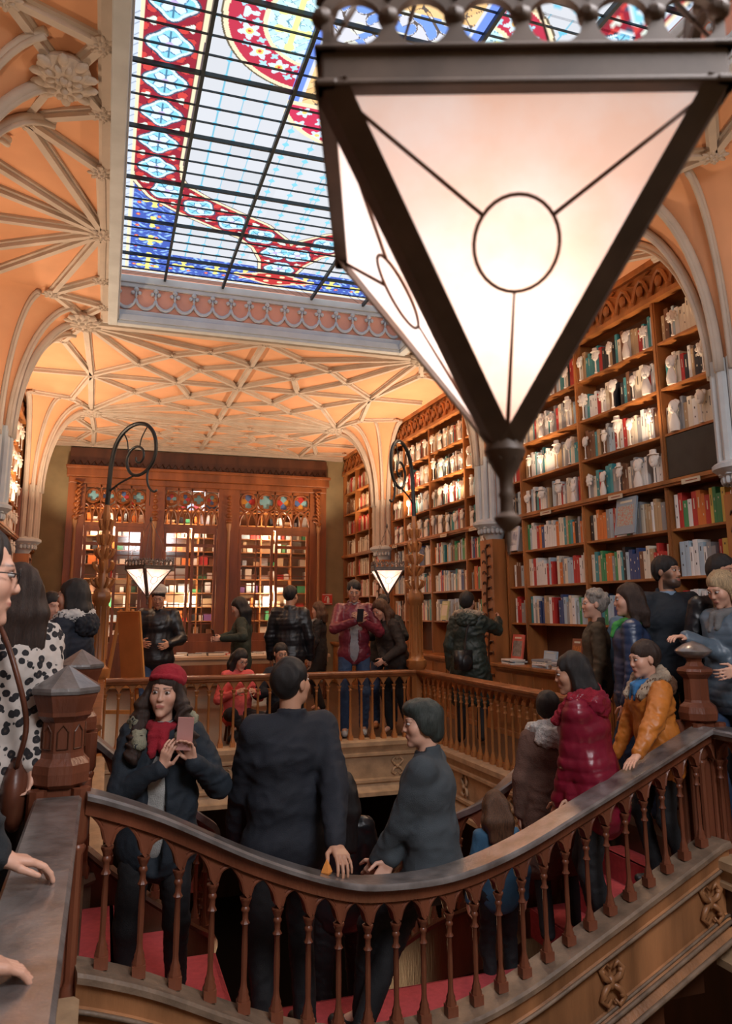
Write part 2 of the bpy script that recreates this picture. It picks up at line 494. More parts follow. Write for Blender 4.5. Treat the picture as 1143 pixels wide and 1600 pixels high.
def roof_light():
    t = struct(empty('window_1', (0, 0, 0)))
    for nm, xs, ys in (('stained_glass', np.arange(SX0, 2.0, .0065), np.arange(3.7, SY1, .0065)),
                       ('stained_glass', np.arange(1.995, SX1 + .02, .011), np.arange(3.7, SY1 + .01, .011)),
                       ('stained_glass', np.arange(SX0, SX1 + .04, .03), np.arange(SY0, 3.73, .03))):
        X, Y = np.meshgrid(xs, ys, indexing='ij'); nx, ny = X.shape
        co = np.stack([X.ravel(), Y.ravel(), np.full(X.size, SZ)], 1)
        i, j = np.meshgrid(np.arange(nx - 1), np.arange(ny - 1), indexing='ij')
        a = (i * ny + j).ravel()
        q = np.stack([a, a + 1, a + ny + 1, a + ny], 1)
        me = bpy.data.meshes.new('stained_glass')
        me.vertices.add(len(co)); me.vertices.foreach_set('co', co.ravel())
        me.loops.add(q.size); me.loops.foreach_set('vertex_index', q.ravel())
        me.polygons.add(len(q)); me.polygons.foreach_set('loop_start', np.arange(len(q)) * 4); me.polygons.foreach_set('loop_total', np.full(len(q), 4))
        me.update()
        ca = me.color_attributes.new('glass', 'FLOAT_COLOR', 'POINT')
        c = np.ones((len(co), 4)); c[:, :3] = glass_colour(co[:, 0], co[:, 1])
        ca.data.foreach_set('color', c.ravel())
        if 'leaded_glass' not in MATS:
            m = bpy.data.materials.new('leaded_glass'); n, l = nt(m)
            for k in list(n): n.remove(k)
            at = n.new('ShaderNodeAttribute'); at.attribute_name = 'glass'
            tr = n.new('ShaderNodeBsdfTransparent'); o = n.new('ShaderNodeOutputMaterial')
            l.new(at.outputs['Color'], tr.inputs[0]); l.new(tr.outputs[0], o.inputs[0])
            MATS['leaded_glass'] = m
        me.materials.append(MATS['leaded_glass'])
        ob = bpy.data.objects.new('stained_glass', me); C.objects.link(ob); ob.parent = t
    b = MB()
    for x in (.45, 1.112, 2.188, 2.85): b.bb((x - .013, SY0, SZ - .05), (x + .013, SY1, SZ - .008))
    y = SY1
    k = 0
    ys = [8.58 - q if q < 4.29 else q for q in ()]
    for q in np.arange(4.935 - .765 * 6, 8.5, .765): b.bb((SX0, q - .011, SZ - .04), (SX1, q + .011, SZ - .008))
    b.build('main_glazing_bar', IRON2, t)
    b = MB()
    for q in np.arange(4.935 - .19125 * 24, 8.55, .19125): b.bb((SX0, q - .0045, SZ - .02), (SX1, q + .0045, SZ - .006))
    b.build('thin_glazing_bar', IRON2, t)
roof_light()

# ------------------------------------------------------------------ plaster vault: pillars, fans, ribs, bosses
SH = .85
def fan_pt(px, py, ang, t, off=0):
    r0, R = .17, SH + .02
    r = r0 + (R - r0) * (1 - math.cos(t * PI / 2)); z = 3.25 + (ZC - 3.25) * math.sin(t * PI / 2)
    return Vector((px + math.cos(ang) * (r + off * math.cos(t * PI / 2)), py + math.sin(ang) * (r + off * math.cos(t * PI / 2)), z - off * math.sin(t * PI / 2)))
def pillar(px, py, sgn, near):
    t = struct(empty('wall_pillar', (0, 0, 0)))
    base = 0 if sgn > 0 else PI
    # shaft of alternating grey shafts and pink flutes
    b = MB()
    b.lathe([(.17, 2.44), (.17, 3.3)], (px, py, 0), 16, 0)
    for k in range(7):
        a = base - PI / 2 + PI * k / 6
        b.lathe([(.045, 2.44), (.045, 3.36)], (px + .185 * math.cos(a), py + .185 * math.sin(a), 0), 8, 1)
    b.build('pillar_shaft', [PL_PINK, PL_COL if near else PL_RIB], t, smooth='auto')
    # capital (moulded corbel)
    b = MB()
    b.lathe([(.02, 2.16), (.06, 2.18), (.075, 2.25), (.10, 2.27), (.10, 2.30), (.15, 2.38), (.17, 2.40), (.25, 2.47), (.27, 2.485), (.27, 2.52), (.235, 2.54), (.20, 2.56)], (px, py, 0), 16)
    for k in range(12):
        a = base - PI / 2 + PI * k / 11
        b.sphere((px + .19 * math.cos(a), py + .19 * math.sin(a), 2.405), (.026, .026, .04), seg=6, ring=4)
    b.build('capital', PL_COL, t, smooth='auto')
    # carved post under the corbel
    b = MB()
    xf = px + sgn * .02
    b.bb((px - .12, py - .17, 0), (px + .12, py + .17, 2.3), 0)
    for k in range(26):
        z = .55 + k * .066; s_ = (-1) ** k
        fx = px + sgn * .125
        b.tube([(fx, py + .015 * s_, z), (fx + sgn * .012, py + .05 * s_, z + .03), (fx, py + .10 * s_, z + .035), (fx, py + .115 * s_, z - .0)], [.012, .014, .010, .004], 5, 1)
    b.tube([(px + sgn * .125, py + .02 * math.sin(z * 9), z) for z in np.arange(.5, 2.25, .05)], .012, 5, 1)
    b.build('carved_post', [W_SHELF, W_DARK], t, smooth='auto')
    # fan
    b = MB(); N = 16; M_ = 12; v = []; f = []
    for i in range(N + 1):
        for j in range(M_ + 1):
            v.append(fan_pt(px, py, base - PI / 2 + PI * i / N, j / M_))
    for i in range(N):
        for j in range(M_):
            f.append((i * (M_ + 1) + j, (i + 1) * (M_ + 1) + j, (i + 1) * (M_ + 1) + j + 1, i * (M_ + 1) + j + 1))
    b.add(v, f)
    o = b.build('fan_vault', PL_ORANGE, t, smooth=True)
    b = MB()
    for k in range(7):
        a = base - PI / 2 + PI * k / 6
        pts = [fan_pt(px, py, a, j / 14, .03) for j in range(15)]
        b.tube(pts, .042 if k % 3 == 0 else .030, 8)
        b.tube([fan_pt(px, py, a, j / 14, .065) for j in range(15)], .020, 6)
    b.build('rib', PL_RIB, t, smooth=True)
    return t
first = {}
for i, py in enumerate(PILY):
    for sgn, px in ((1, -1.25), (-1, 4.69)):
        pillar(px, py, sgn, i < 3)

RB = MB(); BOSS = []
def rib(a, b_, w=.045, d=.06, mb=None):
    mb = mb or RB
    a, b_ = Vector((*a, ZC)), Vector((*b_, ZC))
    mb.sweep([a, b_], [(-w, .0), (-w, -d * .35), (-w * .55, -d * .45), (-w * .55, -d), (w * .55, -d), (w * .55, -d * .45), (w, -d * .35), (w, 0)])
BN = 0
def far_bay(y0, cx, half, sx, sy, lo=True):
    """star vault of one wide bay, mirrored about its middle"""
    A = (half - .83, 2.0); N1 = (1.44, .70); N2 = (1.05, 1.18); N3 = (.60, 1.47); N4 = (.65, .70); N5 = (2.04, 0); N6 = (.88, 0); N7 = (0, 1.06); N8 = (0, 2.0)
    N9 = (half - .56, 1.36); N10 = (half, 0); N11 = (half, 1.15); O = (0, 0)
    E = [(N5, N1), (N1, N2), (N2, N3), (N1, N6), (N2, N4), (N3, N7), (N4, O), (N5, N6), (N6, O), (N5, N10), (N5, N9), (N9, A), (N9, N11), (A, N2), (A, N1), (A, N3), (N3, N8), (N7, O), (N4, N7), (N4, N6), (N7, N8), (A, N8), (A, N5)]
    done = set()
    for e0, e1 in E:
        for mx in (-1, 1):
            for my in (-1, 1):
                p = (cx + mx * e0[0], y0 + my * e0[1] * sy); q = (cx + mx * e1[0], y0 + my * e1[1] * sy)
                k = tuple(round(c, 2) for c in p + q)
                if k in done: continue
                done.add(k)
                rib(p, q)
    seen = set()
    for nd, r in ((N1, .085), (N2, .08), (N3, .08), (N4, .09), (N5, .085), (N6, .085), (N7, .08), (O, .11), (N8, .10), (N9, .08), (A, .16), (N11, .07)):
        for mx in (-1, 1):
            for my in (-1, 1):
                p = (round(cx + mx * nd[0], 3), round(y0 + my * nd[1] * sy, 3))
                if p in seen: continue
                seen.add(p); BOSS.append((*p, r))
far_bay(10.87, 1.69, 2.90, 1, 1)
for e0, e1 in (((0, 0), (0, 1)),): pass
far_bay(14.35, 1.69, 2.90, 1, .66)
# aisle bays beside the roof light
def side_bay(y0, xe, xw, sy=1.0):
    """xe = edge by the roof light, xw = edge at the bookcases"""
    d = 1 if xw > xe else -1
    A = (xe + d * .24, 2.1); B = (xe + d * .52, 1.5); E1 = (xe + d * .03, 1.0); E2 = (xe + d * .02, 1.72); Om = (xe + d * .02, 0)
    Wq = [(xw, 0), (xw, .62), (xw, 1.15)]
    for my in (-1, 1):
        f = lambda p: (p[0], y0 + my * p[1] * sy)
        for a, c in ((Om, Wq[0]), (Om, Wq[1]), (Om, Wq[2]), (Om, B), (B, E1), (B, A), (B, E2), (A, E2), (Om, E1)):
            if my < 0 and a[1] == 0 and c[1] == 0: continue
            rib(f(a), f(c))
        for nd, r in ((A, .19), (B, .10), (E1, .10), (E2, .09)):
            BOSS.append((*f(nd), r))
    BOSS.append((Om[0], y0, .12))
for y0 in (2.45, 6.55):
    side_bay(y0, -.17, -1.2); side_bay(y0, 3.47, 4.62)
rib((-.17, .4), (-.17, 8.7), .05, .05); rib((3.47, .4), (3.47, 8.7), .05, .05)
# transverse ridge beyond the roof light and edges of the vault
rib((-1.2, 8.8), (4.6, 8.8), .06, .07); rib((-1.2, 12.9), (4.6, 12.9), .06, .07); rib((-1.2, 15.57), (4.7, 15.57), .06, .1)
struct(RB.build('ceiling_ribs', PL_RIB))
def boss_mesh(petals):
    b = MB()
    b.lathe([(.3, 0), (.75, -.05), (.85, -.28), (.5, -.45), (.2, -.5), (0.01, -.5)], (0, 0, 0), 16)
    for k in range(petals):
        a = 2 * PI * k / petals
        R = Matrix.Rotation(a, 3, 'Z')
        b.sphere(R @ Vector((.74, 0, -.34)), (.30, .17, .13), R=R, seg=8, ring=6)
        R2 = Matrix.Rotation(a + PI / petals, 3, 'Z')
        b.sphere(R2 @ Vector((.42, 0, -.46)), (.18, .11, .12), R=R2, seg=8, ring=6)
    b.sphere((0, 0, -.52), .14, seg=8, ring=6)
    return b
bo = boss_mesh(8).build('ceiling_boss', PL_RIB, smooth='auto')
for i, (x, y, r) in enumerate(BOSS):
    o = bo if i == 0 else bo.copy()
    if i: C.objects.link(o)
    o.location = (x, y, ZC - .02); o.scale = (r, r, r); struct(o)
# spandrel strips between vault edge and bookcases
# ------------------------------------------------------------------ balustrades
def arch_curve(t, k=.55):
    return math.sqrt(max(0, (1 + k) ** 2 - (abs(t) + k) ** 2)) / math.sqrt((1 + k) ** 2 - k ** 2)
def arcade(b, path, n, h0, h1, th, mi=0, seg=10, mould=True):
    """path(s) for s in 0..n gives (x, y, ztop); plate from ztop-h0 (under the rail) down to spring line ztop-h1, arch openings between whole numbers"""
    def frame(s):
        p = Vector(path(s)); q = Vector(path(s + .02)); d = (q - p); d.z = 0; d.normalize()
        return p, Vector((d.y, -d.x, 0))
    for i in range(n):
        v = []; f = []
        edge_a = []; edge_b = []
        for k in range(seg + 1):
            t = -1 + 2 * k / seg
            s = i + .5 + t * .5
            tt = max(-1, min(1, t / .84))
            p, nn = frame(s)
            zl = p.z - h1 + (h1 - h0 - .022) * (arch_curve(tt) if abs(t) < .84 else 0)
            if abs(t) >= .84: zl = p.z - h1
            for sgn in (-1, 1):
                v.append((p.x + nn.x * th * sgn, p.y + nn.y * th * sgn, p.z - h0)); v.append((p.x + nn.x * th * sgn, p.y + nn.y * th * sgn, zl))
            edge_a.append(Vector((p.x + nn.x * th, p.y + nn.y * th, zl))); edge_b.append(Vector((p.x - nn.x * th, p.y - nn.y * th, zl)))
        for k in range(seg):
            o = k * 4; q = o + 4
            f += [(o, q, q + 1, o + 1), (o + 2, o + 3, q + 3, q + 2), (o + 1, q + 1, q + 3, o + 3), (o, o + 2, q + 2, q)]
        b.add(v, f, mi)
        if mould:
            b.tube([e + Vector((0, 0, .006)) for e in edge_a[1:-1]], .0065, 5, mi)
            b.tube([e + Vector((0, 0, .006)) for e in edge_b[1:-1]], .0065, 5, mi)
            if mould == 2:
                b.tube([e + Vector((0, 0, .024)) for e in edge_a[2:-2]], .0045, 4, mi)
def octpost(b, x, y, z0, z1, r, mi=0, fancy=0):
    """slender gothic baluster: square foot, bell base, octagon shaft, bell capital"""
    H = z1 - z0
    b.bb((x - r * 1.9, y - r * 1.9, z0), (x + r * 1.9, y + r * 1.9, z0 + .045 * 1), mi)
    pr = [(r * 1.9, z0 + .045), (r * 1.95, z0 + .055), (r * 1.5, z0 + .068), (r * 1.6, z0 + .076), (r * 1.05, z0 + .095)]
    if fancy: pr += [(r * .85, z0 + .12), (r * .95, z0 + H * .5), (r * .85, z1 - .11), (r * 1.5, z1 - .10), (r * .9, z1 - .085)]
    pr += [(r * .95, z1 - .06), (r * 1.35, z1 - .052), (r * 1.35, z1 - .044), (r * 1.0, z1 - .036), (r * 1.7, z1 - .012), (r * 1.9, z1 - .008), (r * 1.9, z1)]
    b.lathe(pr, (x, y, 0), 8, mi, ph=PI / 8)
RAILP = [(-.075, 0), (.075, 0), (.085, -.010), (.085, -.028), (.055, -.045), (.045, -.062), (-.045, -.062), (-.055, -.045), (-.085, -.028), (-.085, -.010)]
def railp(w=1): return [(x * w, z) for x, z in RAILP]

# front balustrade: swoops down with the two flights and up again
FX = [-.02, .26, .67, 1.03, 1.28, 1.63, 2.0, 2.43, 2.9, 3.42]
FZ = [.735, .62, .41, .265, .215, .205, .27, .405, .56, .735]
from_x = np.linspace(-.02, 3.42, 200)
_fz = smoothline([(a, 0, c) for a, c in zip(FX, FZ)], 8)
_fxs = [p.x for p in _fz]; _fzs = [p.z for p in _fz]
def front_y(x): return 3.40 + .145 * x
def front_z(x): return interp(x, _fxs, _fzs)
NB = 24
BX = [.065 + .1418 * k for k in range(NB)]
def balustrade_front():
    t = empty('stair_balustrade', (0, 0, 0), 0, 'dark red-brown gothic balustrade swooping down and up across the front of the stairs', 'balustrade')
    b = MB()
    pts = [Vector((x, front_y(x), front_z(x))) for x in np.linspace(-.03, 3.43, 60)]
    b.sweep(pts, [(-.072, 0), (.072, 0), (.080, -.010), (.080, -.026), (-.080, -.026), (-.080, -.010)], 0)
    b.build('handrail', W_RAIL, t, smooth='auto')
    b = MB()
    b.sweep(pts, [(.068, -.026), (.052, -.045), (.044, -.06), (.040, -.085), (-.040, -.085), (-.044, -.06), (-.052, -.045), (-.068, -.026)], 0)
    b.build('handrail_moulding', W_RED, t, smooth='auto')
    x0 = BX[0] - .1418
    def path(s):
        x = x0 + .1418 * s
        return (x, front_y(x), front_z(min(3.42, max(-.02, x))))
    b = MB(); arcade(b, path, NB + 1, .07, .185, .022, 0, 12, 2)
    b.build('arcade', W_RED, t, smooth='auto')
    for x in BX:
        b = MB(); zt = front_z(x)
        octpost(b, 0, 0, 0, .435, .0135, 0, 1)
        o = b.build('baluster', W_RED, t, smooth='auto'); o.location = (x, front_y(x), zt - .185 - .435)
    # sill and string board with carving
    base = [Vector((x, front_y(x), front_z(x) - .62)) for x in np.linspace(-.03, 3.46, 60)]
    b = MB(); b.sweep(base, [(-.085, .0), (.085, .0), (.095, -.012), (.095, -.034), (-.095, -.034), (-.095, -.012)], 0)
    b.build('base_rail', W_SILL, t, smooth='auto')
    b = MB()
    b.sweep(base, [(-.05, -.034), (.080, -.034), (.070, -.06), (.062, -.115), (.075, -.125), (.075, -.135), (.045, -.15), (.04, -.38), (.06, -.39), (.075, -.405), (.055, -.43), (.085, -.455), (.10, -.47), (.10, -.50), (-.05, -.50)], 0)
    b.build('string_board', W_STRING, t, smooth='auto')
    b = MB()
    for off, r, z in ((.078, .010, -.13), (.062, .008, -.385), (.082, .012, -.41), (.105, .016, -.485)):
        pth = []
        for p in base:
            pth.append(Vector((p.x + .143 * off, p.y - off, p.z + z)))
        b.tube(pth, r, 6)
    b.build('string_moulding', W_SILL, t, smooth=True)
    for x in (.55, 1.2, 1.9, 2.55, 3.30):
        c = Vector((x, front_y(x) - .055, front_z(x) - .62 - .265))
        b = MB()
        for s in (-1, 1):
            for u in (-1, 1):
                b.tube([c + Vector((0, 0, 0)), c + Vector((s * .045, -.012, u * .03)), c + Vector((s * .07, -.012, u * .07)), c + Vector((s * .035, -.014, u * .10)), c + Vector((s * .01, -.012, u * .07))], [.014, .018, .014, .012, .006], 6)
                b.sphere(c + Vector((s * .055, -.01, u * .055)), .017, seg=7, ring=5)
        b.sphere(c, (.028, .02, .035), seg=8, ring=6)
        b.build('carved_ornament', W_STRING, t, smooth=True)
    return t
balustrade_front()

def straight_balustrade(name, label, p0, p1, n, ztop, w, matr, fancy, group=None, railw=1.0, plinth=True, inner=1, wr=None, h0=.045, h1=.15):
    p0, p1 = Vector(p0), Vector(p1)
    t = empty(name, (0, 0, 0), 0, label, 'balustrade', group)
    b = MB()
    b.sweep([p0 + Vector((0, 0, ztop)), p1 + Vector((0, 0, ztop))], railp(w))
    b.build('handrail', wr or W_RAIL2, t, smooth='auto', bevel=0)
    def path(s):
        q = p0.lerp(p1, s / n); return (q.x, q.y, ztop)
    b = MB(); arcade(b, path, n, h0, h1, .016, 0, 8, 1)
    b.build('arcade', matr, t, smooth='auto')
    zb = .035
    proto = None
    for k in range(0, n + 1):
        q = p0.lerp(p1, k / n)
        if proto is None:
            b = MB(); octpost(b, 0, 0, 0, ztop - h1 - zb, .0135, 0, fancy)
            proto = b.build('baluster', matr, t, smooth='auto'); proto.location = (q.x, q.y, zb)
        else:
            o = proto.copy(); C.objects.link(o); o.parent = t; o.location = (q.x, q.y, zb)
    if plinth:
        b = MB()
        i_ = inner
        pr = [(-.10 * i_, .0), (-.10 * i_, .035), (.10 * i_, .035), (.12 * i_, .022), (.12 * i_, -.02), (.10 * i_, -.035), (.085 * i_, -.09), (.10 * i_, -.10), (.10 * i_, -.125), (.06 * i_, -.14), (.055 * i_, -.36), (.085 * i_, -.375), (.085 * i_, -.40), (.06 * i_, -.42), (.09 * i_, -.47), (.14 * i_, -.49), (.14 * i_, -.53), (-.02 * i_, -.53), (-.02 * i_, 0)]
        b.sweep([p0, p1], pr)
        b.build('plinth_and_fascia', W_STONE, t, smooth='auto')
        d = (p1 - p0).normalized(); nn = Vector((d.y, -d.x, 0)) * inner
        L = (p1 - p0).length; m = max(1, round(L / 1.05))
        for k in range(m + 1):
            c = p0 + d * (.25 + (L - .5) * k / m) + nn * .065 + Vector((0, 0, -.25))
            b = MB()
            for s in (-1, 1):
                for u in (-1, 1):
                    b.tube([c, c + d * (s * .04) + Vector((0, 0, u * .025)), c + d * (s * .065) + Vector((0, 0, u * .06)) + nn * .01, c + d * (s * .03) + Vector((0, 0, u * .09)), c + d * (s * .01) + Vector((0, 0, u * .065))], [.012, .016, .013, .011, .005], 6)
            b.sphere(c + nn * .01, .022, seg=8, ring=6)
            b.build('carved_ornament', W_STONE, t, smooth=True)
    return t
# fancy=0: plain gothic shafts (far side), fancy=1: turned shafts (right side)
straight_balustrade('gallery_balustrade', 'honey-brown gothic gallery balustrade along the far side of the stair well', (.06, 8.4, 0), (3.40, 8.4, 0), 26, .76, .9, W_ORANGE, 0, inner=1)
straight_balustrade('gallery_balustrade', 'honey-brown balustrade with turned balusters running down the right of the stair well', (3.46, 8.36, 0), (3.46, 4.98, 0), 26, .76, .9, W_ORANGE, 1, inner=1)
straight_balustrade('gallery_balustrade', 'orange-brown balustrade behind the left newel post, on the left of the stair well', (-.03, 8.36, 0), (-.05, 5.05, 0), 25, .76, .9, W_ORANGE, 1, inner=-1)
# near left balustrade with the broad worn rail
t = straight_balustrade('gallery_balustrade', 'broad worn handrail on red-brown balusters running towards the viewer at left', (-.125, 3.32, 0), (-.125, -.9, 0), 30, .73, 1.0, W_RED, 1, inner=-1, wr=W_RAIL, h0=.06, h1=.185)
t2 = straight_balustrade('gallery_balustrade', 'dark balustrade leaving the right newel post towards the viewer', (3.50, 3.88, 0), (3.50, -.9, 0), 30, .73, 1.0, W_RED, 1, inner=1, wr=W_RAIL, h0=.06, h1=.185)

# ------------------------------------------------------------------ newel posts
def newel(name, label, x, y, kind, zs=0, group=None):
    t = empty(name, (x, y, 0), 0, label, 'newel post', group)
    b = MB()
    if kind == 'oct':
        b.lathe([(.095, .745), (.112, .76), (.115, .80), (.112, .83), (.088, .855), (.084, .875), (.084, .99), (.093, 1.0), (.108, 1.015), (.108, 1.03), (.115, 1.05), (.128, 1.085), (.132, 1.10)], (0, 0, 0), 8, 0, ph=PI / 8)
        b.build('newel_shaft', W_RED, t)
        b = MB()
        b.lathe([(.137, 1.10), (.140, 1.112), (.137, 1.124), (.005, 1.205)], (0, 0, 0), 8, 0, ph=PI / 8)
        b.build('newel_cap', W_RAIL, t)
        b = MB()
        for k in range(8):
            a = PI / 4 * k
            R = Matrix.Rotation(a, 3, 'Z')
            pl = [(-.020, .89), (.020, .89), (.020, .955), (0, .98), (-.020, .955)]
            v = [R @ Vector((.079, p[0], p[1])) for p in pl] + [R @ Vector((.072, p[0], p[1])) for p in pl]
            b.tube([R @ Vector((.081, p[0], p[1])) for p in pl + [pl[0]]], .003, 4)
        b.build('newel_panel', W_DARK, t)
    else:
        b.lathe([(.09, .745), (.115, .76), (.12, .80), (.11, .835), (.08, .86), (.075, .875), (.075, 1.0), (.085, 1.01), (.105, 1.03), (.112, 1.045), (.105, 1.06), (.06, 1.075), (.045, 1.10), (.05, 1.12)], (0, 0, 0), 8, 0, ph=PI / 8)
        b.build('newel_shaft', W_RED, t)
        b = MB()
        b.lathe([(.05, 1.12), (.085, 1.135), (.108, 1.155), (.112, 1.165), (.105, 1.175), (.06, 1.205), (.005, 1.225)], (0, 0, 0), 20, 0)
        b.build('newel_cap', W_RAIL, t, smooth='auto')
    b = MB()
    b.bb((-.075, -.075, -.50), (.075, .075, .745))
    for sx in (-1, 1):
        for sy in (-1, 1):
            b.lathe([(.035, -.02), (.035, .03), (.024, .05), (.021, .07), (.021, .50), (.03, .52), (.03, .53), (.022, .54), (.036, .56), (.036, .745)], (sx * .08, sy * .08, 0), 8)
        b.lathe([(.024, .05), (.016, .07), (.016, .52), (.026, .54)], (sx * .085, 0, 0), 8)
        b.lathe([(.024, .05), (.016, .07), (.016, .52), (.026, .54)], (0, sx * .085, 0), 8)
    b.build('newel_base', W_RED, t, smooth='auto')
    b = MB(); b.lathe([(.155, -.06), (.165, -.04), (.155, -.015), (.15, -.005)], (0, 0, 0), 8, 0, ph=PI / 8); b.lathe([(.14, -.52), (.14, -.06)], (0, 0, 0), 8, 0, ph=PI / 8)
    b.build('newel_foot', W_SILL, t)
    return t
newel('newel_post', 'octagonal newel post with a faceted pointed cap, nearest at left', -.125, 3.47, 'oct')
newel('newel_post', 'second octagonal newel post, behind the nearest one, beside the leopard coat', -.11, 4.93, 'oct')
newel('newel_post', 'newel post with a round turned cap beside the boy in orange', 3.50, 4.02, 'round')

# back rails of the two side flights
def flight_rail(label, pts, nb, group=None):
    t = empty('stair_balustrade', (0, 0, 0), 0, label, 'balustrade', group)
    P = smoothline(pts, 8)
    b = MB(); b.sweep(P, [(-.06, 0), (.06, 0), (.07, -.012), (.06, -.05), (-.06, -.05), (-.07, -.012)]); b.build('handrail', W_RAIL, t, smooth='auto')
    L = [0]
    for a, c in zip(P[:-1], P[1:]): L.append(L[-1] + (Vector((c.x - a.x, c.y - a.y))).length)
    def at_(s):
        d = s / nb * L[-1]
        return (interp(d, L, [p.x for p in P]), interp(d, L, [p.y for p in P]), interp(d, L, [p.z for p in P]))
    b = MB(); arcade(b, at_, nb, .045, .17, .016, 0, 8, 1); b.build('arcade', W_RED, t, smooth='auto')
    for k in range(nb + 1):
        x, y, z = at_(k)
        b = MB(); octpost(b, 0, 0, 0, .44, .013, 0, 1); o = b.build('baluster', W_RED, t, smooth='auto'); o.location = (x, y, z - .61)
    b = MB(); b.sweep([p - Vector((0, 0, .61)) for p in P], [(-.06, 0), (.06, 0), (.07, -.02), (.05, -.04), (.05, -.40), (-.05, -.40), (-.05, -.04), (-.07, -.02)]); b.build('string_board', W_DARK, t, smooth='auto')
flight_rail('stair rail descending to the right from the second newel post, behind the red beret', [(-.03, 4.93, .74), (.22, 4.93, .53), (.55, 4.98, .27), (.72, 5.3, .02), (.76, 6.2, -.55)], 14)
flight_rail('dark stair rail slanting down behind the brown coat on the right', [(3.38, 4.93, .74), (2.98, 4.93, .50), (2.55, 4.98, .20), (2.34, 5.3, -.04), (2.28, 6.2, -.60)], 14)

# ------------------------------------------------------------------ the stairs
ZP = -.62
LT = [(-.16, .14, -.16), (.14, .42, -.32), (.42, .70, -.47)]
def steps():
    b = MB(); c = MB()
    yb, yf = 4.88, 3.46
    for x0, x1, z in LT:
        b.bb((x0, yf + .02, z - .35), (x1, yb, z - .03)); c.bb((x0 - .02, yf + .16, z - .03), (x1, yb - .08, z)); c.bb((x1 - .02, yf + .16, z - .17), (x1 + .004, yb - .08, z))
        X0, X1 = 3.30 - x1, 3.30 - x0
        X0 += .12; X1 += .12
        X1 = min(X1, 3.42); b.bb((X0, yf + .44, z - .35), (X1, yb, z - .03)); c.bb((X0, yf + .50, z - .03), (X1 + .02, yb - .08, z)); c.bb((X0 - .004, yf + .50, z - .17), (X0 + .02, yb - .08, z))
    b.bb((.70, yf + .08, ZP - .25), (2.72, 4.4, ZP - .03)); c.bb((.70, yf + .26, ZP - .03), (2.72, 4.4, ZP))
    for k in range(16):
        z = ZP - .165 * (k + 1); y = 4.4 + .28 * k
        b.bb((.74, y, z - .30), (2.30, y + .30, z - .03)); c.bb((.86, y, z - .03), (2.18, y + .285, z)); c.bb((.86, y - .005, z), (2.18, y + .004, z + .165))
    o = struct(b.build('stair_steps', W_DARK)); struct(c.build('stair_carpet', CARPET))
steps()
# ground floor seen through the well: columns, dark cases, a table
b = MB()
for x in (-.5, 1.0, 2.4, 3.9):
    b.lathe([(.09, -3.8), (.09, -3.6), (.06, -3.5), (.055, -1.2), (.08, -1.0), (.09, -.5)], (x, 9.3, 0), 10)
    b.lathe([(.09, -3.8), (.09, -3.6), (.06, -3.5), (.055, -1.2), (.08, -1.0), (.09, -.5)], (x, 3.0 if x > 3 else 9.6, 0), 10)
struct(b.build('lower_columns', W_STONE, smooth='auto'))
